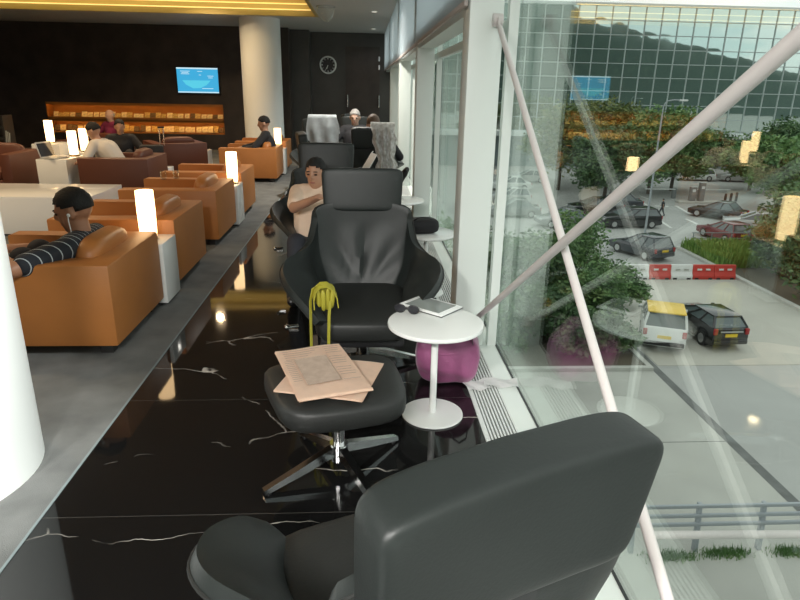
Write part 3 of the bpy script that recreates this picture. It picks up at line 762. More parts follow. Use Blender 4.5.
# yellow bag on the chair
t = thing('shoulder_bag', 'small olive yellow bag with long straps hanging off the chair seat', 'bag', (-.19, 2.965, .475), R(8))
for k, (x, z, hh) in enumerate(((-.034, .040, .050), (-.012, .030, .058), (.010, .034, .060), (.032, .036, .052))):
    b = nb(); pillow(b, (x, -.022-.008*(k % 2), z), (.0135, .020, hh), .7, rot=(R(6), R(4*(k-1.5)), 0), u=18, v=14); obj('fold', b, 'yellow', t)
b = nb(); ribbon(b, [(-.058, -.03, -.005), (-.060, -.035, .04), (-.050, -.035, .085), (-.025, -.032, .108), (.008, -.030, .108), (.036, -.032, .088), (.054, -.034, .050), (.060, -.030, .0)], .055, .005, (0, 1, .25)); obj('flap', b, 'yellow', t, sharp=70)
b = nb(); pillow(b, (0, .005, .045), (.052, .028, .058), .6, u=20, v=12); obj('body', b, 'yellow', t)
b = nb(); ribbon(b, [(.045, -.03, .05), (.03, -.045, .09), (-.02, -.03, .115), (-.06, -.02, .09), (-.075, -.035, .03), (-.077, -.06, -.08), (-.078, -.07, -.20), (-.062, -.07, -.30)], .016, .003, (.7, .7, 0)); obj('strap', b, 'yellow', t)
b = nb(); ribbon(b, [(.02, -.05, .03), (.012, -.07, -.04), (.008, -.075, -.14), (.006, -.075, -.24), (.004, -.07, -.31)], .015, .003, (.9, .4, 0)); obj('strap', b, 'yellow', t)
# black pouch on side table
t = thing('pouch', 'soft black pouch on the second white side table', 'bag', (.435, 4.58, .482), R(10))
b = nb(); pillow(b, (0, 0, .055), (.125, .09, .055), .55, u=28, v=14); obj('body', b, 'blackfab', t)
b = nb(); tube(b, [(-.08, -.05, .10), (-.04, -.07, .125), (.03, -.07, .125), (.08, -.05, .10)], .006, 6); obj('handle', b, 'black', t)
# papers on the grille
for i, (x, y, rz, s, lb) in enumerate(((.60, 2.965, 10, (.10, .085), 'crumpled white paper sheet on the floor grille'), (.735, 2.99, -8, (.14, .075), 'white paper slip on the sill beside the glass'))):
    b = nb(); grid(b, lambda u, v: Vector(((u-.5)*s[0]*1.3, (v-.5)*s[1]*1.3, .012+.006*math.sin(u*9+v*5)+.008*abs(u-.5)*(1+v))), 12, 8)
    bmesh.ops.solidify(b, geom=b.faces[:], thickness=.002)
    o = obj('paper_sheet', b, 'paper', loc=(x, y, .004), rot=(0, 0, R(rz)), sharp=60); tag(o, lb, 'paper')

# ================================================================== TAN ARMCHAIRS, TABLES, LAMPS
def armchair(label, loc, rotz, m='orange', m2='orange2', group='tan leather cube armchairs'):
    """local frame: back towards +X, sitter faces -X"""
    t = thing('armchair', label, 'armchair', loc, rotz, group)
    D, W, H, z0 = .93, .885, .545, .06
    U = [(-D/2+.005, -W/2), (D/2, -W/2), (D/2, W/2), (-D/2+.005, W/2), (-D/2+.005, W/2-.148), (D/2-.18, W/2-.148), (D/2-.18, -W/2+.148), (-D/2+.005, -W/2+.148)]
    b = nb(); lo = [b.verts.new((x, y, z0)) for x, y in U]; hi = [b.verts.new((x, y, H)) for x, y in U]
    b.faces.new(lo[::-1]); b.faces.new(hi)
    for i in range(8): b.faces.new((lo[i], lo[(i+1) % 8], hi[(i+1) % 8], hi[i]))
    bmesh.ops.bevel(b, geom=b.edges[:], offset=.016, segments=2, affect='EDGES', profile=.5); obj('frame', b, m, t)
    b = nb(); box(b, (-.09, 0, .125), (D-.20, W-.31, .13), bev=.012); obj('seat_base', b, m, t)
    b = nb(); pillow(b, (-.10, 0, .245), (.355, .285, .06), .3); obj('seat_cushion', b, m2, t)
    b = nb(); pillow(b, (.255, 0, .465), (.078, .285, .18), .5, rot=(0, R(12), 0)); obj('back_cushion', b, m2, t)
    for sx in (-1, 1):
        for sy in (-1, 1): b = nb(); box(b, (sx*(D/2-.09), sy*(W/2-.09), .031), (.07, .07, .062)); obj('foot', b, 'foot', t)
    return t
AX = -1.41-.465
ac = armchair('nearest tan leather armchair, holding the man in the pinstripe shirt', (AX, 3.85, 0), 0)
def ac_at(label, x, y, deg=0): return dup(ac, (x, y, 0), R(deg), label)
ac_at('second tan leather armchair from the camera, just beyond the nearest glowing lamp', AX, 5.12)
ac_at('third tan leather armchair from the camera, in front of the middle lamp', AX, 6.53)
ac_at('fourth tan leather armchair from the camera, just beyond the middle lamp', AX, 7.84)
ac_at('tan leather armchair holding the man in the dark suit by the column', AX, 10.90)
ac_at('farthest tan leather armchair, beyond the small lamp near the column', AX, 12.25)
bc = armchair('brown leather armchair at the far left below the leftmost lamp', (-5.30, 9.5, 0), R(90), 'brown', 'brown', 'brown leather cube armchairs')
dup(bc, (-3.36, 9.15, 0), R(0), 'brown leather armchair under the man in the white shirt')
dup(bc, (-3.35, 11.6, 0), R(-60), 'brown leather armchair just behind the black suitcase')
dup(bc, (-4.75, 11.7, 0), R(60), 'brown leather armchair behind the pair of lamps')

def block(label, x, y, sx, sy, h, name='side_block'):
    b = nb(); box(b, (0, 0, h/2+.01), (sx, sy, h-.02), bev=.004)
    t = thing(name, label, 'table', (x, y, 0)); obj('body', b, 'whitelac', t)
    b = nb(); box(b, (0, 0, .006), (sx-.06, sy-.06, .012)); obj('plinth', b, 'foot', t)
    return t
block('white block table between the two nearest tan armchairs', -1.39-.27, 4.46, .54, .32, .45)
block('white block table beside the third tan armchair under the middle lamp', -1.39-.27, 7.18, .54, .34, .45)
block('white block table under the small lamp near the column', -1.39-.27, 11.575, .54, .34, .45)
block('big low white table behind the man in the pinstripe shirt', -3.65, 6.93, 1.75, .92, .40, 'coffee_table')
block('white block table carrying the laptop and a lamp', -4.25, 9.22, .40, .62, .50)
block('white block table carrying the right lamp of the pair', -4.34, 10.35, .36, .5, .48)
block('white block table under the leftmost lamp', -4.96, 10.55, .42, .5, .58)
block('white low table against the dark wall below the magazine shelf', -3.22, 12.35, .50, .8, .31)
block('small white block beside the black suitcase', -3.12, 10.05, .26, .3, .28)

def lamp(label, x, y, z, r=.062, h=.345, w=1.6):
    t = thing('table_lamp', label, 'lamp', (x, y, z), 0, 'glowing table lamps')
    b = nb(); lathe(b, [(0, .022), (r*.90, .022), (r*.95, .06), (r, h*.6), (r*.97, h), (r*.90, h), (r*.9, h-.004), (0, h-.004)], 32); obj('lamp_shade', b, 'lamp', t)
    b = nb(); lathe(b, [(0, .0005), (r*1.0, .0005), (r*1.0, .014), (r*.85, .022), (0, .022)], 32); obj('base', b, 'brass', t)
    return t
lp = lamp('nearest glowing table lamp between the first two tan armchairs', -1.525, 4.45, .452)
dup(lp, (-1.475, 7.22, .452), 0, 'glowing table lamp behind the third tan armchair')
dup(lp, (-1.52, 11.55, .452), 0, 'small glowing lamp beside the man near the column')
dup(lp, (-4.96, 10.5, .582), 0, 'leftmost glowing lamp over the brown armchair')
dup(lp, (-4.15, 9.42, .502), 0, 'left lamp of the glowing pair beside the laptop')
dup(lp, (-4.34, 10.25, .482), 0, 'right lamp of the glowing pair beside the white shirt')
# laptop
t = thing('laptop', 'open laptop on the white block table facing the man in the white shirt', 'laptop', (-4.26, 9.06, .502), R(78))
b = nb(); box(b, (0, 0, .008), (.31, .21, .014), bev=.003); obj('keyboard', b, 'carsilver', t)
b = nb(); box(b, (0, .125, .115), (.31, .010, .215), rot=(R(-15), 0, 0), bev=.003); l = obj('lid', b, 'carsilver', t)
b = nb(); box(b, (0, .1185, .115), (.28, .004, .18), rot=(R(-15), 0, 0)); obj('display', b, 'lens', l)
# suitcase with handle
t = thing('suitcase', 'black trolley suitcase with a raised metal handle', 'suitcase', (-3.40, 10.5, 0), R(15))
b = nb(); box(b, (0, 0, .31), (.36, .22, .52), bev=.03); obj('body', b, 'blackfab', t)
for sx in (-1, 1):
    b = nb(); cyl(b, (.17+sx*.03, .02, .56), (.17+sx*.03, .02, .84), .009, n=10); obj('handle_tube', b, 'chrome', t)
    for sy in (-1, 1): b = nb(); cyl(b, (sx*.15-.012, sy*.08, .027), (sx*.15+.012, sy*.08, .027), .027, n=14); obj('wheel', b, 'foot', t)
b = nb(); box(b, (.17, .02, .845), (.10, .03, .03), bev=.008); obj('grip', b, 'black', t)
t = thing('cup', 'white cup on the small white block by the suitcase', 'cup', (-3.13, 10.03, .282))
b = nb(); lathe(b, [(0, 0), (.025, 0), (.038, .07), (.041, .085), (.037, .085), (.033, .07), (.02, .008), (0, .008)], 24); obj('bowl', b, 'paper', t)
b = nb(); tube(b, [(.036, 0, .07), (.06, 0, .065), (.06, 0, .03), (.03, 0, .025)], .005, 6); obj('handle', b, 'paper', t)
# glasses on arm of third armchair
for i, (x, y, lb) in enumerate(((-2.13, 6.70, 'clear tumbler left of another on the third tan armchair'), (-2.02, 6.78, 'clear tumbler right of another on the third tan armchair'))):
    t = thing('tumbler', lb, 'glass', (x+.02, y+.10, .546))
    b = nb(); lathe(b, [(0, 0), (.03, 0), (.034, .085), (.031, .085), (.027, .01), (0, .01)], 20); obj('glass', b, 'domeglass', t)
# newspaper display stand, far left
t = thing('display_stand', 'dark slatted display stand with pale edges at the left edge of the photo', 'stand', (-7.35, 13.0, 0))
for z in (.25, .45, .65, .85): b = nb(); box(b, (0, 0, z), (.9, .35, .03)); obj('shelf_board', b, 'wall2', t)
for sx in (-1, 1): b = nb(); box(b, (sx*.44, 0, .44), (.035, .36, .88)); obj('side_panel', b, 'wall2', t)
for k in range(3): b = nb(); box(b, (.47+.03*k, -.19, .30-.02*k+.13), (.012, .012, .34), rot=(0, R(8), 0)); obj('edge_strip', b, 'frame', t)

# ================================================================== CLOTH ON CHAIRS
def drape(name, label, cat, m, x, y, top, w, front, back, amp, freq, tilt=0, wob=0, flare=-.12):
    """cloth over a chair back: hangs 'front' towards camera and 'back' behind"""
    b = nb(); T = front+back+.14
    def fn(u, v):
        s = v*T
        if s < front: z = top-(front-s); yy = -.075-.02*(front-s)
        elif s < front+.14: a = (s-front)/.14*PI; z = top+.035*math.sin(a); yy = -.075*math.cos(a)
        else: z = top-(s-front-.14); yy = .075+.02*(s-front-.14)
        hang = max(0, (top-z)); k = min(1, hang/.15)
        xx = (u-.5)*w*(1+flare*k)+.012*math.sin(v*9+u*4)+tilt*hang+wob*(.028*math.sin(z*23)+.02*math.sin(z*41+1))*(u-.5)*2*k
        yy += (amp*math.sin(u*freq+v*2)*k)*(1 if s < front+.07 else -1) - (abs(amp)*k if s < front+.07 else -abs(amp)*k)
        z -= .03*math.sin(u*5.1+1)*k
        return Vector((xx, yy, z))
    grid(b, fn, 34, 34); bmesh.ops.solidify(b, geom=b.faces[:], thickness=.006)
    o = obj(name, b, m, loc=(x, y, 0), sharp=80); tag(o, label, cat); return o
drape('jacket', 'pale grey jacket hung over the back of a far lounge chair', 'jacket', 'jacket', -.60, 9.66, 1.085, .40, .42, .25, .014, 15, flare=.22)
drape('scarf', 'cream patterned scarf hung over the dark turned chair', 'scarf', 'scarf', .235, 7.735, 1.085, .28, .56, .3, .034, 21, tilt=.10, wob=.5)
sc = bpy.data.objects['jacket']

# ================================================================== PEOPLE
def ik(a, c, l1, l2, hint):
    a = Vector(a); c = Vector(c); d = c-a; L = min(d.length, (l1+l2)*.999)
    u = d.normalized(); c2 = a+u*L
    x = (l1*l1-l2*l2+L*L)/(2*L); h = math.sqrt(max(0, l1*l1-x*x))
    n = Vector(hint); n = (n-u*n.dot(u)).normalized()
    return a+u*x+n*h, c2

def person(label, loc, rotz, pose, skin='skin', hair='hair', top='suit', legs='denim', scale=1.0, vox=.014, sleeves='short', bald=False, shoes='shoe', faced=True, legs_on=True):
    """local frame: faces +Y, left hand = -X side is the person's left; pose keys are local joints"""
    t = thing('person', label, 'person', loc, rotz); t.scale = (scale,)*3
    P = dict(pelvis=(0, 0, .42), lean=12, head_yaw=0, head_pitch=-8, head_off=(0, 0, 0), handL=None, handR=None, footL=(-.12, .62, .05), footR=(.12, .62, .05), elbL=(-1, -.3, -.5), elbR=(1, -.3, -.5), kneeL=(0, .3, 1), kneeR=(0, .3, 1), side=0)
    P.update(pose)
    pel = Vector(P['pelvis']); la = R(P['lean']); sd = R(P['side'])
    up = Vector((math.sin(sd), math.sin(la), math.cos(la))).normalized()
    up = up*P.get('tl', 1); chest = pel+up*.30; neck = pel+up*.50; sh = pel+up*.455
    head = neck+up*.02+Vector((0, .02, .118))+Vector(P['head_off'])
    sL, sR = sh+Vector((-.175, 0, 0)), sh+Vector((.175, 0, 0))
    hL = Vector(P['handL']) if P['handL'] else sL+Vector((-.05, .32, -.32)); hR = Vector(P['handR']) if P['handR'] else sR+Vector((.05, .32, -.32))
    eL, hL = ik(sL, hL, .29, .26, P['elbL']); eR, hR = ik(sR, hR, .29, .26, P['elbR'])
    hipL, hipR = pel+Vector((-.09, .02, .0)), pel+Vector((.09, .02, .0))
    fL, fR = Vector(P['footL']), Vector(P['footR'])
    kL, fL = ik(hipL, fL, .43, .42, P['kneeL']); kR, fR = ik(hipR, fR, .43, .42, P['kneeR'])
    HM = Matrix.Translation(head) @ Euler((R(P['head_pitch']), 0, R(P['head_yaw']))).to_matrix().to_4x4()
    hp = lambda *a: HM @ Vector(a)
    b = nb()
    def torso(bm, g):
        capsule(bm, pel+up*.02, chest, .135+g, .15+g); capsule(bm, pel+up*.06+Vector((-.06, 0, 0)), chest+Vector((-.07, 0, .05)), .105+g, .115+g); capsule(bm, pel+up*.06+Vector((.06, 0, 0)), chest+Vector((.07, 0, .05)), .105+g, .115+g)
        capsule(bm, sL+Vector((.05, 0, -.01)), sR+Vector((-.05, 0, -.01)), .072+g, .072+g)
    def arm(bm, s, e, h, g, fore=True):
        capsule(bm, s, e, .056+g, .043+g)
        if fore: capsule(bm, e, h, .042+g, .029+g)
    torso(b, 0); arm(b, sL, eL, hL, 0); arm(b, sR, eR, hR, 0)
    capsule(b, neck-up*.06, head-Vector((0, .02, .06)), .058, .052)
    # head: skull, jaw, nose, ears
    def hb(c, r, rot=None): 
        m = HM @ xf(c, rot, r); bmesh.ops.create_uvsphere(b, u_segments=18, v_segments=12, radius=1, matrix=m)
    hb((0, -.012, .025), (.076, .096, .092)); hb((0, .018, -.035), (.060, .070, .078)); hb((0, .055, -.085), (.030, .026, .024))
    hb((0, .095, -.012), (.013, .018, .022)); hb((0, .085, .012), (.010, .012, .024))
    for s in (-1, 1): hb((s*.078, -.01, -.008), (.012, .022, .034)); hb((s*.03, .078, .022), (.022, .012, .010))
    # legs
    if legs_on:
        for hip, k, f in ((hipL, kL, fL), (hipR, kR, fR)): capsule(b, hip, k, .082, .058); capsule(b, k, f, .055, .038)
    # hands with five fingers
    for s, e, h in ((-1, eL, hL), (1, eR, hR)):
        d = (h-e).normalized(); side = d.cross(Vector((0, 0, 1)));  side = side.normalized() if side.length > .1 else Vector((1, 0, 0))
        nrm = side.cross(d).normalized(); palm = h+d*.05
        capsule(b, h, palm+d*.02, .028, .026); capsule(b, h+side*.018, palm+side*.026+d*.02, .02, .02); capsule(b, h-side*.018, palm-side*.026+d*.02, .02, .02)
        for q, ln in ((-.03, .055), (-.010, .068), (.011, .064), (.031, .05)):
            p0 = palm+side*q+d*.02; p1 = p0+d*ln*.55-nrm*.008+side*q*.2; p2 = p1+d*ln*.45-nrm*.022
            capsule(b, p0, p1, .0100, .0092, 8); capsule(b, p1, p2, .0092, .0080, 8)
        p0 = h+d*.02-side*s*.03; p1 = p0+d*.035-side*s*.022-nrm*.008; capsule(b, p0, p1, .012, .0105, 8); capsule(b, p1, p1+d*.026-nrm*.01, .0105, .009, 8)
    body = obj('body', remesh(b, vox, 4 if vox > .011 else 3), skin, t, sharp=180)
    # shirt
    b = nb(); torso(b, .014)
    for s, e, h in ((sL, eL, hL), (sR, eR, hR)):
        if sleeves == 'long': arm(b, s, e, e.lerp(h, .93), .013)
        else: capsule(b, s, s.lerp(e, .78), .070, .062)
    capsule(b, neck-up*.09, neck-up*.015, .085, .066)
    obj('shirt', remesh(b, vox, 4), top, t, sharp=180)
    if legs_on:
        b = nb()
        capsule(b, pel+Vector((-.05, 0, -.01)), pel+Vector((.05, 0, -.01)), .135, .135)
        for hip, k, f in ((hipL, kL, fL), (hipR, kR, fR)): capsule(b, hip, k, .097, .073); capsule(b, k, k.lerp(f, .95), .070, .056)
        obj('trousers', remesh(b, vox*1.2, 4), legs, t, sharp=180)
        for k, f in ((kL, fL), (kR, fR)):
            d = (f-k).normalized(); fw = Vector((0, 1, 0)); fw = P.get('toe') and Vector(P['toe']) or (fw-d*fw.dot(d)); fw.normalize()
            b = nb(); capsule(b, f+d*.015-fw*.04, f+d*.02+fw*.09, .04, .042); capsule(b, f+d*.028+fw*.09, f+d*.036+fw*.17, .040, .030); obj('shoe', remesh(b, .012, 4), shoes, t, sharp=180)
    # hair cap
    b = nb(); bmesh.ops.create_uvsphere(b, u_segments=28, v_segments=20, radius=1)
    kill = []
    for v in b.verts:
        x, y, z = v.co; lim = (-.42 if not bald else .1)+(.80 if not bald else .3)*max(0, y+.05)+(.25*max(0, 1-abs(y)*3) if abs(x) > .75 else 0)
        if bald: 
            if not (-.6 < z < .15 and y < .25): kill.append(v)
        elif z < lim: kill.append(v)
    bmesh.ops.delete(b, geom=kill, context='VERTS')
    for v in b.verts:
        n = noise.noise(v.co*6)*.05
        v.co = Vector((v.co.x*.083*(1+n), -.014+v.co.y*.103*(1+n), .030+v.co.z*.100*(1+n)))
    bmesh.ops.solidify(b, geom=b.faces[:], thickness=.012)
    bmesh.ops.transform(b, matrix=HM, verts=b.verts[:])
    obj('hair', b, hair, t, sharp=180)
    if faced:
        for s in (-1, 1):
            b = nb(); bmesh.ops.create_uvsphere(b, u_segments=12, v_segments=8, radius=1, matrix=HM @ xf((s*.030, .0795, .006), None, (.014, .008, .0065))); obj('eye', b, 'eye', t)
            b = nb(); bmesh.ops.create_uvsphere(b, u_segments=12, v_segments=8, radius=1, matrix=HM @ xf((s*.031, .083, .029), (0, 0, -s*.2), (.020, .007, .004))); obj('eyebrow', b, hair, t)
        b = nb(); bmesh.ops.create_uvsphere(b, u_segments=14, v_segments=8, radius=1, matrix=HM @ xf((0, .079, -.058), None, (.024, .009, .0065))); obj('mouth', b, 'lip', t)
    return t, dict(head=head, HM=HM, eL=eL, hL=hL, eR=eR, hR=hR)

P1LOC = (-1.65, 3.82, 0)
# man in the near armchair: faces -X (rotz 90deg), looks down to the left
t, J = person('man in a dark pinstripe shirt with earphones sitting in the nearest tan armchair', P1LOC, R(90),
    dict(pelvis=(0, 0, .16), tl=.82, lean=8, head_pitch=-14, head_yaw=6, handL=(-.22, .42, .54), handR=(.20, .50, .44), elbL=(-1, 0, -.3), footL=(-.1, .50, .06), footR=(.1, .50, .06)),
    skin='skind', top='stripe', scale=1.10, vox=.010)
b = nb(); H = J['HM']
tube(b, [H @ Vector((-.088, .004, -.012)), H @ Vector((-.092, .010, -.04)), H @ Vector((-.085, .02, -.09)), H @ Vector((-.06, .06, -.16)), H @ Vector((-.02, .10, -.26))], .0028, 6); ball(b, H @ Vector((-.086, .0, -.008)), .010, u=10, v=8)
obj('earphone', b, 'paper', t)
# boy
t, J = person('boy in a cream polo shirt leaning sideways in a chair behind the empty one', (-.38, 4.86, 0), R(180),
    dict(pelvis=(0, .0, .29), lean=-20, side=-4, head_pitch=-4, head_yaw=-16, head_off=(.03, .03, -.02), handR=(-.02, .30, .74), elbR=(1, .2, -.9), handL=(-.10, .34, .62), footL=(-.12, .60, .06), footR=(.12, .60, .06)),
    skin='skin', top='polo', scale=.98, vox=.010)
# man near the column, dark suit, facing left
person('man in a dark suit sitting near the white column', (-1.62, 10.90, 0), R(96), dict(pelvis=(0, 0, .27), lean=2, head_pitch=-10, handL=(-.2, .42, .5), handR=(.2, .42, .5), footL=(-.1, .52, .05), footR=(.1, .52, .05)), top='suit', sleeves='long', faced=False)
# grey haired man facing the camera by the door
person('grey haired man in black facing the camera near the far door', (-.13, 10.25, 0), R(176), dict(pelvis=(0, 0, .42), lean=-4, head_pitch=-12), skin='skin2', hair='hairgrey', top='suit', sleeves='long', vox=.012)
# head seen from behind over the dark chair
person('brown haired person seen from behind over the scarf chair', (.13, 8.2, 0), R(-8), dict(pelvis=(0, .02, .43), lean=-6), skin='skin2', hair='hairbrown', top='suit', sleeves='long', faced=False)
# reader with raised shoe, facing the window
t, J = person('short haired reader facing the window with a raised black shoe', (-.16, 6.60, 0), R(-84), dict(pelvis=(0, 0, .23), lean=-14, head_pitch=-10, head_off=(0, .02, -.04), handL=(-.12, .34, .66), handR=(.12, .34, .66), footL=(-.16, .56, .56), footR=(.10, .60, .06), kneeL=(0, .1, 1)), skin='skin2', hair='hairbrown', top='suit', sleeves='long')
t = thing('magazine', 'white magazine held by the short haired reader', 'magazine', (.04, 6.62, .76), R(-84))
for s in (-1, 1): b = nb(); box(b, (s*.095, 0, 0), (.19, .006, .25), rot=(R(-32), 0, s*R(12))); obj('page_spread', b, 'paper', t)
# left background people
person('man in a white shirt leaning over the laptop table', (-3.42, 9.20, 0), R(86), dict(pelvis=(0, 0, .33), lean=38, head_pitch=-24, handL=(-.15, .52, .44), handR=(.1, .52, .44), footL=(-.1, .42, .05), footR=(.1, .42, .05)), top='shirtwhite', faced=False)
person('bald man in a magenta shirt bending before the magazine shelf', (-5.10, 13.6, 0), R(150), dict(pelvis=(0, 0, .24), lean=8, head_pitch=-10), skin='skin2', hair='hairgrey', top='wine', bald=True, faced=False, sleeves='long')
person('dark haired person in black behind the man in the white shirt', (-4.12, 11.2, 0), R(200), dict(pelvis=(0, 0, .17), lean=4), top='suit', sleeves='long', faced=False)

# ================================================================== OUTDOORS
G = -8.5
def slab(name, m, x0, x1, y0, y1, top, th, label):
    b = nb(); box(b, ((x0+x1)/2, (y0+y1)/2, top-th/2), (x1-x0, y1-y0, th)); return struct(name, b, m, label)
slab('ground', 'asphalt2', -60, 130, 3, 95, G, .4, 'grey asphalt of the car park')
slab('ground_apron', 'concrete', .9, 11.0, 3, 21.0, G+.02, .1, 'pale concrete apron below the window')
slab('ground_yard', 'asphalt', 11.4, 21.3, 21.5, 33.0, G+.02, .1, 'pale concrete yard around the parked van')
slab('ground_soil', 'soil', .9, 10.8, 21.2, 34.0, G+.10, .3, 'planted soil bed')
slab('ground_bed', 'soil', 21.6, 40, 20, 40.4, G+.10, .3, 'soil bed on the right')
slab('kerb_front', 'kerb', .9, 11.0, 21.0, 21.22, G+.16, .3, 'pale kerb along the front of the planted bed')
slab('kerb_side', 'kerb', 10.8, 11.0, 21.22, 34.0, G+.16, .3, 'pale kerb along the side of the planted bed')
slab('kerb_right', 'kerb', 21.3, 21.6, 20, 40.5, G+.16, .3, 'pale kerb on the right of the yard')
slab('gutter', 'gutter', 11.0, 11.32, 6, 34, G+.024, .1, 'dark gutter channel running away from the building')
slab('joint_line', 'gutter', .9, 11.0, 16.0, 16.03, G+.023, .1, 'thin joint across the concrete apron')

for (ax, ay), (cx_, cy_), w in (((26.91, 58.54), (26.60, 55.87), .22), ((27.27, 50.78), (27.08, 47.94), .25), ((31.45, 56.6), (31.51, 55.08), .22), ((28.42, 62.75), (28.45, 60.91), .2), ((29.45, 57.04), (28.78, 53.06), .25), ((24.56, 49.44), (24.20, 47.10), .22), ((27.37, 56.94), (28.53, 56.73), .3)):
    p = Vector((ax, ay, G)); d = Vector((cx_-ax, cy_-ay, 0))
    b = nb(); box(b, (0, 0, .012), (d.length, w, .02)); o = obj('road_marking', b, 'line', loc=p+d/2, rot=(0, 0, math.atan2(d.y, d.x)))
    tag(o, 'white painted dash on the car park road', 'road marking', 'white road dashes')
# guard rail
t = thing('guard_rail', 'grey galvanised guard rail on leaning posts below the window', 'railing', (9.5, 11.4, G+.02))
for x in range(-3, 4):
    b = nb(); prism(b, [(-.06, 0), (.06, 0), (.11, .55), (.18, 1.2), (.10, 1.2), (.0, .55)], x*1.52-.35-.05, x*1.52-.35+.05, bev=.006); obj('post', b, 'rail', t)
for z, yy in ((1.16, .12), (.93, .09), (.72, .06)):
    b = nb(); box(b, (0, yy-.05, z), (10.5, .07, .085), bev=.015); obj('rail', b, 'rail', t)
# barriers
for i, (x, col, lb) in enumerate(((15.55, 'barw', 'white plastic road barrier at the left end of the row, half behind shrubs'), (16.83, 'red', 'red plastic road barrier second from the left end of the row'), (18.10, 'barw', 'white plastic road barrier in the middle of the row'), (19.37, 'red', 'red plastic road barrier right of the middle white one'), (20.64, 'red', 'red plastic road barrier at the right end of the row'))):
    t = thing('road_barrier', lb, 'barrier', (x, 33.3, G+.0), 0, 'plastic road barriers')
    b = nb(); prism(b, [(-.22, 0), (.22, 0), (.22, .2), (.09, .42), (.07, .82), (-.07, .82), (-.09, .42), (-.22, .2)], -.625, .625, bev=.02); obj('body', b, col, t)
    for sx in (-.25, .25): b = nb(); box(b, (sx, -.115, .56), (.26, .05, .10), bev=.01); obj('slot', b, 'barw' if col == 'red' else 'kerb', t)
    for sx in (-.4, .4): b = nb(); box(b, (sx, -.2, .05), (.22, .06, .1)); obj('fork_slot', b, 'tyre', t)
# low fence
t = thing('low_fence', 'low dark tube fence behind the grass bed', 'fence', (24.6, 40.75, G+.1))
for x in (-2, -.7, .7, 2): b = nb(); cyl(b, (x, 0, 0), (x, 0, .95), .035, n=8); obj('post', b, 'podium', t)
for z in (.55, .93): b = nb(); cyl(b, (-2.1, 0, z), (2.1, 0, z), .03, n=8); obj('rail', b, 'podium', t)

# vegetation
def leaves(name, blobs, n, size, m, parent, seed, flat=0):
    rnd = random.Random(seed); vs = []; fs = []
    tot = sum(r[0]*r[1]*r[2] for c, r in blobs)
    for c, r in blobs:
        k = int(n*(r[0]*r[1]*r[2])/tot)
        for _ in range(k):
            d = Vector((rnd.gauss(0, 1), rnd.gauss(0, 1), rnd.gauss(0, 1))).normalized()*(rnd.random()**.45)*(1+.25*rnd.uniform(-1, 1))
            p = Vector((c[0]+d.x*r[0], c[1]+d.y*r[1], c[2]+d.z*r[2])); s = size*rnd.uniform(.6, 1.4)
            u = Vector((rnd.gauss(0, 1), rnd.gauss(0, 1), rnd.gauss(0, .6))).normalized(); v = u.cross(Vector((rnd.gauss(0, 1), rnd.gauss(0, 1), rnd.gauss(0, 1)))).normalized()
            i = len(vs); vs += [p-u*s, p+v*s*.45-u*s*.1, p+u*s, p-v*s*.45+u*s*.1]; fs.append((i, i+1, i+2, i+3))
    me = bpy.data.meshes.new(name); me.from_pydata(vs, [], fs); me.materials.append(M[m])
    o = bpy.data.objects.new(name, me); COL.objects.link(o); o.parent = parent; return o

def tree(label, x, y, h, cr, m, seed, n=3500, size=.22, trunk=.14, name='tree', group='car park trees', base=None, low=.35):
    rnd = random.Random(seed); t = thing(name, label, 'tree' if name == 'tree' else 'shrub', (x, y, G+.05 if base is None else base), 0, group)
    b = nb(); tube(b, [(0, 0, 0), (.05, .02, h*.25), (-.05, .05, h*.5), (.02, 0, h*.75)], [trunk, trunk*.85, trunk*.6, trunk*.25], 8)
    for k in range(5):
        a = rnd.uniform(0, 2*PI); z = h*rnd.uniform(.3, .55); tube(b, [(0, 0, z), (math.cos(a)*cr*.3, math.sin(a)*cr*.3, z+h*.13), (math.cos(a)*cr*.6, math.sin(a)*cr*.6, z+h*.22)], [trunk*.45, trunk*.3, trunk*.1], 6)
    obj('trunk', b, 'bark', t)
    blobs = [((0, 0, h*(1+low)/2), (cr*.72, cr*.72, h*(1-low)*.46))]
    for k in range(9):
        a = rnd.uniform(0, 2*PI); d = cr*rnd.uniform(.45, .75); q = cr*rnd.uniform(.28, .45)
        blobs.append(((math.cos(a)*d, math.sin(a)*d, h*rnd.uniform(low+.08, .92)), (q, q, q*.8)))
    leaves('foliage', blobs, n, size, m, t, seed)
    return t
for i, (x, y, h, cr, m, lb) in enumerate((
    (20.8, 66, 9.3, 4.6, 'leafC', 'olive leaved tree at the left end of the tree row before the glass building'),
    (26.2, 71, 9.8, 4.6, 'leafC', 'tall olive tree second from the left in the row before the glass building'),
    (29.8, 64, 8.8, 4.2, 'leafA', 'green tree just behind the lamp post before the glass building'),
    (22.4, 57, 7.4, 4.2, 'leafB', 'dark low tree above the parked cars at the left of the car park'),
    (33.2, 66, 6.6, 3.6, 'leafA', 'green tree crossed by the rising brace rod, left of the toll island'),
    (43.4, 79, 6.0, 4.4, 'leafB', 'dark tree behind the toll island'),
    (42.6, 67, 6.0, 4.2, 'leafA', 'broad green tree right of the toll island'),
    (49.0, 71, 7.8, 4.6, 'leafB', 'dark green tree at the right edge before the glass building'),
    (37.9, 55, 6.4, 3.8, 'leafA', 'green tree above the maroon car on the right'))):
    tree(lb, x, y, h, cr, m, 20+i, n=10000, size=.21, trunk=.2, low=.2)
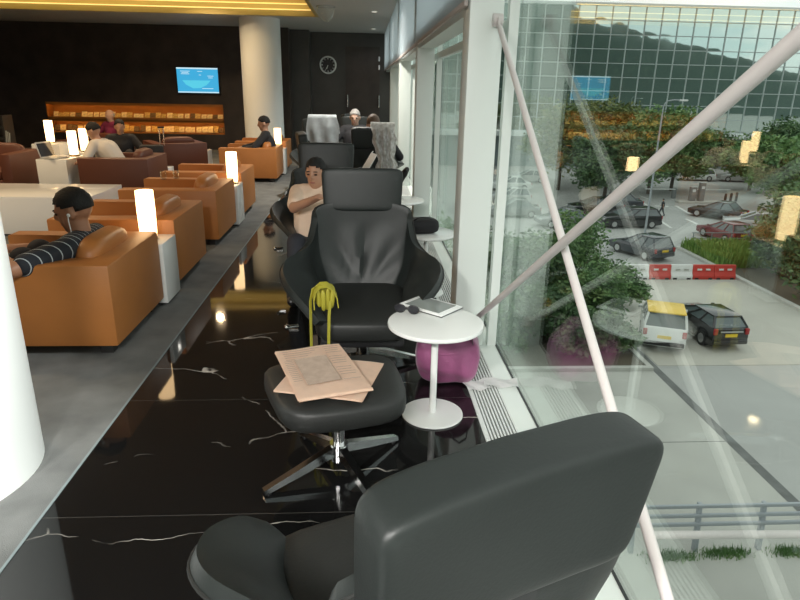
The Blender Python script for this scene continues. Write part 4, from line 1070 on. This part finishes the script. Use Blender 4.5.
for i, (x, y, h, cr, m, lb) in enumerate((
    (31.5, 43, 3.2, 2.4, 'leafC', 'olive bush left of the right dark hedge'),
    (27.4, 38, 4.6, 2.7, 'leafB', 'dark tall bush at the right edge above the pale kerb'),
    (24.3, 33.5, 4.0, 2.2, 'leafB', 'dark bush beside the pale kerb on the right'),
    (22.9, 29.2, 3.6, 2.0, 'leafB', 'lowest dark bush at the right edge'))):
    tree(lb, x, y, h, cr, m, 40+i, n=3800, size=.18, trunk=.1, name='bush', group='bushes on the right bed', low=.05)
for i, (x, y, h, cr, m, lb) in enumerate((
    (10.8, 30.2, 4.4, 2.2, 'leafA', 'tall green shrub at the top of the planted bed by the barriers'),
    (9.4, 28.2, 4.0, 2.1, 'leafA', 'green shrub left of the tallest one in the planted bed'),
    (12.4, 28.4, 2.3, 1.4, 'leafA', 'green shrub at the right corner of the planted bed'),
    (7.3, 27.0, 4.2, 2.0, 'leafB', 'dark green shrub at the left of the planted bed by the window frame'),
    (10.3, 25.7, 2.9, 1.7, 'leafA', 'green shrub in the middle of the planted bed'),
    (7.6, 24.3, 2.4, 1.6, 'leafB', 'dark shrub near the front left of the planted bed'),
    (10.0, 22.9, 1.5, 1.1, 'leafB', 'low shrub at the front right of the planted bed beside the van'),
    (8.6, 22.6, 1.6, 1.3, 'leafB', 'low dark shrub at the front middle of the planted bed'),
    (5.2, 28.6, 4.2, 2.1, 'leafA', 'green shrub seen through the pane edge beside the near pillar'),
    (5.4, 23.8, 2.4, 1.6, 'leafB', 'dark low shrub beside the near pillar'))):
    tree(lb, x, y, h, cr, m, 60+i, n=4600, size=.12, trunk=.06, name='shrub', group='shrubs in the planted bed', low=.0)
g = thing('grass_bed', 'bright green grass tuft bed behind the road barriers', 'grass', (23.6, 37.5, G+.1))
g['kind'] = 'stuff'
rnd = random.Random(5); vs = []; fs = []
for _ in range(5000):
    x = rnd.uniform(-2.0, 2.4); y = rnd.uniform(-2.4, 2.8); h = rnd.uniform(.35, .8); a = rnd.uniform(0, PI); w = .05; dx, dy = math.cos(a)*w, math.sin(a)*w; lx, ly = rnd.gauss(0, .15), rnd.gauss(0, .15)
    i = len(vs); vs += [(x-dx, y-dy, 0), (x+dx, y+dy, 0), (x+lx+dx*.3, y+ly+dy*.3, h), (x+lx-dx*.3, y+ly-dy*.3, h)]; fs.append((i, i+1, i+2, i+3))
me = bpy.data.meshes.new('grass_blades'); me.from_pydata(vs, [], fs); me.materials.append(M['grass']); o = bpy.data.objects.new('grass_blades', me); COL.objects.link(o); o.parent = g
for x, y, lb in ((7.0, 11.2, 'small grass tuft at the foot of the nearer guard rail post'), (8.3, 11.25, 'small grass tuft between the two guard rail posts'), (9.9, 11.25, 'small grass tuft right of the second guard rail post')):
    vs = []; fs = []
    for _ in range(500):
        xx = rnd.gauss(0, .28); yy = rnd.gauss(0, .08); h = rnd.uniform(.06, .2); a = rnd.uniform(0, PI); w = .012; dx, dy = math.cos(a)*w, math.sin(a)*w; lx, ly = rnd.gauss(0, .05), rnd.gauss(0, .05)
        i = len(vs); vs += [(xx-dx, yy-dy, 0), (xx+dx, yy+dy, 0), (xx+lx, yy+ly, h)]; fs.append((i, i+1, i+2))
    me = bpy.data.meshes.new('grass_tuft'); me.from_pydata(vs, [], fs); me.materials.append(M['leafA']); o = bpy.data.objects.new('grass_tuft', me); COL.objects.link(o); o.location = (x, y, G+.02); tag(o, lb, 'grass')

# cars
def car(label, x, y, deg, L, W, H, kind, paint, roof=None, plate=True):
    """local +Y forward"""
    t = thing('van' if kind == 'van' else 'car', label, 'van' if kind == 'van' else 'car', (x, y, G+.025), R(deg))
    zb = {'van': 1.10, 'mpv': 1.0, 'suv': 1.0}.get(kind, .88)
    rear, front = -L/2, L/2
    hood = {'van': front-.45, 'mpv': front-1.05, 'suv': front-1.25}.get(kind, front-1.25)
    b = nb(); prism(b, [(rear+.02, .28), (rear, .6), (rear+.05, zb-.03), (rear+.12, zb), (hood, zb), (front-.18, zb-.16), (front, .62), (front-.02, .28), (front-.5, .2), (rear+.5, .2)], -W/2, W/2, bev=.045); obj('body', b, paint, t)
    if kind == 'sedan': c = [(rear+.55, zb-.02), (rear+1.15, H-.04), (hood-1.0, H-.04), (hood+.05, zb-.02)]
    elif kind == 'van': c = [(rear+.10, zb-.02), (rear+.22, H-.05), (hood-.75, H-.05), (hood+.05, zb-.02)]
    else: c = [(rear+.12, zb-.02), (rear+.42, H-.05), (hood-1.0, H-.06), (hood+.05, zb-.02)]
    ins = .17 if kind != 'van' else .10
    b = nb(); prism(b, c, -W/2+.035, W/2-.035, inset=ins); obj('windows', b, 'carglass', t)
    b = nb(); box(b, (0, (c[1][0]+c[2][0])/2, H-.035), (W-.07-2*ins+.06, c[2][0]-c[1][0]+.10, .07), bev=.03); obj('roof', b, roof or paint, t)
    mids = [.45] if kind == 'sedan' else [.36, .68]
    for s in (-1, 1):
        ends = [(c[0], c[1]), (c[3], c[2])]
        for f in mids: ends.append(((c[0][0]+(c[3][0]-c[0][0])*f, zb), (c[1][0]+(c[2][0]-c[1][0])*f, H-.05)))
        for p, q in ends:
            b = nb(); cyl(b, (s*(W/2-.035), p[0], p[1]), (s*(W/2-.035-ins), q[0], q[1]), .05, n=8); obj('window_pillar', b, paint, t)
        for yy in (rear+.78, front-.85):
            b = nb(); cyl(b, (s*(W/2-.20), yy, .32), (s*(W/2+.012), yy, .32), .32, n=24); w = obj('wheel', b, 'tyre', t)
            b = nb(); cyl(b, (s*(W/2), yy, .32), (s*(W/2+.022), yy, .32), .20, n=20); obj('hubcap', b, 'hub', w)
        b = nb(); box(b, (s*(W/2-.09), rear+.03, zb-.14 if kind != 'van' else .86), (.16, .10, .26), bev=.02); obj('tail_light', b, 'tail', t)
        b = nb(); box(b, (s*(W/2-.2), front-.06, .68), (.30, .12, .14), bev=.02); obj('headlight', b, 'carsilver', t)
        b = nb(); box(b, (s*(W/2+.08), hood-.05, zb+.08), (.16, .08, .12), bev=.02); obj('wing_mirror', b, paint, t)
    b = nb(); box(b, (0, rear-.01, .42), (W-.08, .10, .18), bev=.03); obj('rear_bumper', b, paint if kind != 'van' else 'tyre', t)
    if plate:
        b = nb(); box(b, (0, rear-.012, .70), (.52, .03, .13)); obj('number_plate', b, 'plate', t)
    if kind in ('mpv', 'suv'): b = nb(); box(b, (0, rear-.012, .86), (W*.62, .04, .05)); obj('trim_strip', b, 'hub', t)
    return t
car('white van with a yellow roof parked beside the planted bed', 12.60, 23.95, -22, 2.8, 1.66, 1.70, 'van', 'carwhite', 'caryellow')
car('black people carrier parked right of the white van', 14.85, 24.75, 3, 3.9, 1.55, 1.42, 'mpv', 'carblack')
car('dark hatchback with a silver tail behind the road barriers', 18.0, 38.6, 22, 4.0, 1.75, 1.5, 'hatch', 'carnavy')
car('black estate car side on, left of the walking man', 20.9, 47.6, 90, 4.6, 1.8, 1.5, 'suv', 'carblack')
car('dark car just behind the walking man', 23.0, 55.4, 80, 4.3, 1.75, 1.45, 'sedan', 'carnavy')
car('black car half hidden behind the estate car', 19.8, 52.2, 90, 4.5, 1.8, 1.5, 'suv', 'carblack')
car('grey car under the dark low tree at the left', 17.4, 47.5, 95, 4.2, 1.7, 1.42, 'sedan', 'cargrey') .location.x = 15.6
car('black car turning below the green tree on the right', 30.2, 51.3, 40, 4.4, 1.75, 1.45, 'sedan', 'carblack')
car('maroon car parked behind the low fence', 26.2, 43.2, 10, 3.9, 1.7, 1.42, 'hatch', 'carred')
car('silver car between the turning black car and the maroon car', 30.4, 46.6, 60, 4.2, 1.7, 1.42, 'sedan', 'carsilver')
car('white car beyond the toll island', 40.6, 75.2, 80, 4.4, 1.75, 1.5, 'hatch', 'carwhite')
car('silver car right of the far white car', 45.6, 74.6, 80, 4.4, 1.75, 1.5, 'sedan', 'carsilver')
car('silver car farthest in the left parking rows', 19.0, 72, 85, 4.3, 1.75, 1.45, 'sedan', 'carsilver')
car('white car in the left parking rows beside the pane edge', 15.6, 66, 85, 4.3, 1.75, 1.45, 'sedan', 'carwhite')
car('silver hatchback in the left parking rows beside the thin rod', 13.6, 58, 85, 4.1, 1.7, 1.45, 'hatch', 'carsilver')
car('dark grey car nearest in the left parking rows', 12.6, 51.5, 85, 4.3, 1.75, 1.45, 'sedan', 'cargrey')
# toll island
b = nb(); box(b, (0, 0, .09), (4.6, .9, .18), bev=.03); o = obj('traffic_island', b, 'kerb', loc=(32.8, 59, G)); tag(o, 'long pale kerbed traffic island with toll machines', 'traffic island')
for x, y, h, lb in ((31.9, 59, 1.35, 'grey toll machine at the left of the traffic island'), (32.8, 59.05, 1.75, 'taller grey toll machine at the middle of the traffic island')):
    t = thing('toll_machine', lb, 'machine', (x, y, G+.18)); b = nb(); box(b, (0, 0, h/2), (.5, .5, h), bev=.04); obj('cabinet', b, 'cargrey', t)
    b = nb(); box(b, (0, -.26, h*.75), (.3, .03, .25)); obj('panel', b, 'carwhite', t); b = nb(); box(b, (0, 0, h+.03), (.6, .6, .06)); obj('cap', b, 'carwhite', t)
for x0, x1, y, lb in ((31.3, 28.2, 61.5, 'white barrier arm left of the toll machines'), (33.6, 37.0, 61.5, 'white barrier arm right of the toll machines')):
    t = thing('barrier_arm', lb, 'barrier', (x0, y, G)); b = nb(); box(b, (0, 0, .5), (.35, .35, 1.0), bev=.03); obj('cabinet', b, 'cargrey', t)
    b = nb(); box(b, ((x1-x0)/2, -.2, .95), (abs(x1-x0), .06, .10)); obj('arm', b, 'carwhite', t)
for i, (x, y) in enumerate(((35.4, 59.2), (36.2, 59.6), (37.0, 60.0), (27.0, 62.0), (25.4, 63.0))):
    b = nb(); lathe(b, [(0, 0), (.12, 0), (.12, .8), (.08, .88), (0, .88)], 12); o = obj('bollard', b, 'tyre', loc=(x, y, G)); tag(o, 'small dark bollard near the toll island', 'bollard', 'dark bollards')
# lamp posts
for x, y, h, d, lb in ((21.3, 45.3, 9.6, 1, 'tall thin lamp post behind the dark hatchback'), (47.6, 62.5, 9.3, 1, 'tall thin lamp post at the right among the trees')):
    t = thing('lamp_post', lb, 'lamp post', (x, y, G)); b = nb(); cyl(b, (0, 0, 0), (0, 0, h-1), .085, .055, n=12); obj('pole', b, 'rail', t)
    b = nb(); tube(b, [(0, 0, h-1.05), (.02, 0, h-.4), (.2*d, 0, h-.08), (.7*d, 0, h), (1.2*d, 0, h)], .045, 8); obj('arm', b, 'rail', t)
    b = nb(); box(b, (1.4*d, 0, h-.02), (.6, .22, .12), bev=.03); obj('lamp_head', b, 'carwhite', t)
person('man in dark trousers walking across the car park', (25.7, 52.0, G+.03), R(60), dict(pelvis=(0, 0, .88), lean=3, footL=(-.08, .25, .07), footR=(.08, -.22, .07), kneeL=(0, 1, .1), kneeR=(0, 1, .1), handL=(-.22, -.05, .86), handR=(.22, .22, .95)), top='suit', legs='denim', scale=.9, faced=False, vox=.02)

# mirror glass building
FYB = 88; x0, x1, zb0, zt0 = 8.0, 66.5, -3.6, 12.35; pw, phh = 2.25, 1.71
t = thing('glass_building', 'long office building of mirror glass reflecting a wooded hill and the sky', 'building', ((x0+x1)/2, FYB, G))
cx = (x0+x1)/2
b = nb(); box(b, (0, 9, (zt0-G)/2), (x1-x0, 17, zt0-G-.3)); obj('core_wall', b, 'podium', t)
b = nb(); box(b, (0, .4, (-4.3-G)/2), (x1-x0+1, .5, -4.3-G)); obj('podium_wall', b, 'podium', t)
b = nb(); box(b, (0, -.6, (-4.3-G+.33)), (x1-x0+2, 2.2, .66)); obj('ledge', b, 'ledge', t)
b = nb(); box(b, (0, .15, zt0-G+.12), (x1-x0+.6, .9, .35)); obj('parapet', b, 'ledge', t)
ncol = int((x1-x0)/pw); nrow = int(round((zt0-zb0)/phh)); phh = (zt0-zb0)/nrow
def pane_fn(dy, bulge):
    def fn(u, v):
        return Vector(((u-.5)*(pw-.02), -bulge*(1-(2*u-1)**2)*(1-(2*v-1)**2), (v-.5)*(phh-.02)))
    return fn
pm = []
for bul in (.0026, -.0022, .0014):
    b = nb(); grid(b, pane_fn(0, bul), 6, 6); box(b, (0, .03, 0), (pw-.03, .03, phh-.03)); pm.append(mesh_of('pane', b, 60)); pm[-1].materials.append(M['facade'])
rnd = random.Random(11); cells = []
for i in range(ncol):
    for j in range(nrow): cells.append((i, j))
cells.sort(key=lambda c: abs(x0+(c[0]+.5)*pw-43)+abs((c[1]-5)*1.1))
rest = []
for n, (i, j) in enumerate(cells):
    loc = Vector((x0+(i+.5)*pw-cx, 0, zb0-G+(j+.5)*phh)); rot = (R(rnd.gauss(0, .15)), 0, R(rnd.gauss(0, .15)))
    if n < 100:
        o = bpy.data.objects.new('glass_panel', pm[rnd.randrange(3)]); COL.objects.link(o); o.parent = t; o.location = loc; o.rotation_euler = rot
    else: rest.append((loc, rot, rnd.choice((.0026, -.0022, .0014))))
b = nb()
for loc, rot, bul in rest:
    k = nb(); grid(k, pane_fn(0, bul), 4, 4); bmesh.ops.transform(k, matrix=xf(loc, rot), verts=k.verts[:])
    me = bpy.data.meshes.new('q'); k.to_mesh(me); k.free(); b.from_mesh(me); bpy.data.meshes.remove(me)
o = obj('glass_panels', b, 'facade', t, sharp=60, normals=False); o['kind'] = 'stuff'
for i in range(ncol+1):
    b = nb(); box(b, (x0+i*pw-cx, -.05, (zb0+zt0)/2-G), (.11, .14, zt0-zb0)); obj('mullion', b, 'mullion', t)
for j in range(nrow+1):
    b = nb(); box(b, (0, -.06, zb0-G+j*phh), (x1-x0, .14, .10)); obj('transom', b, 'mullion', t)
# wooded hill behind the camera, seen only mirrored in the glass building
HILLY = -210
prof = [(-260, 60), (-60, 72), (40, 66), (88, 60), (112, 50), (140, 41), (168, 33), (200, 26), (232, 20), (262, 14), (300, 9), (420, 3)]
def hz(x):
    for (a, za), (c, zc) in zip(prof, prof[1:]):
        if a <= x <= c: return za+(zc-za)*(x-a)/(c-a)
    return 0
def hfn(u, v):
    x = -260+680*u; s = math.sin(PI*v)**.8
    z = hz(x)*s*(1+.10*noise.noise(Vector((x*.02, v*4, 0))))+1.8*noise.noise(Vector((x*.11, v*9, 3)))*s+.9*noise.noise(Vector((x*.4, v*20, 3)))*s
    return Vector((x, HILLY+120*(.5-v), G+ (z+8.5)*s))
b = nb(); grid(b, hfn, 170, 24); struct('hill', b, 'hill', 'dark wooded hill')
slab('ground_far', 'asphalt2', -300, 430, -300, -4, G-.05, .4, 'ground on the hill side of the building')
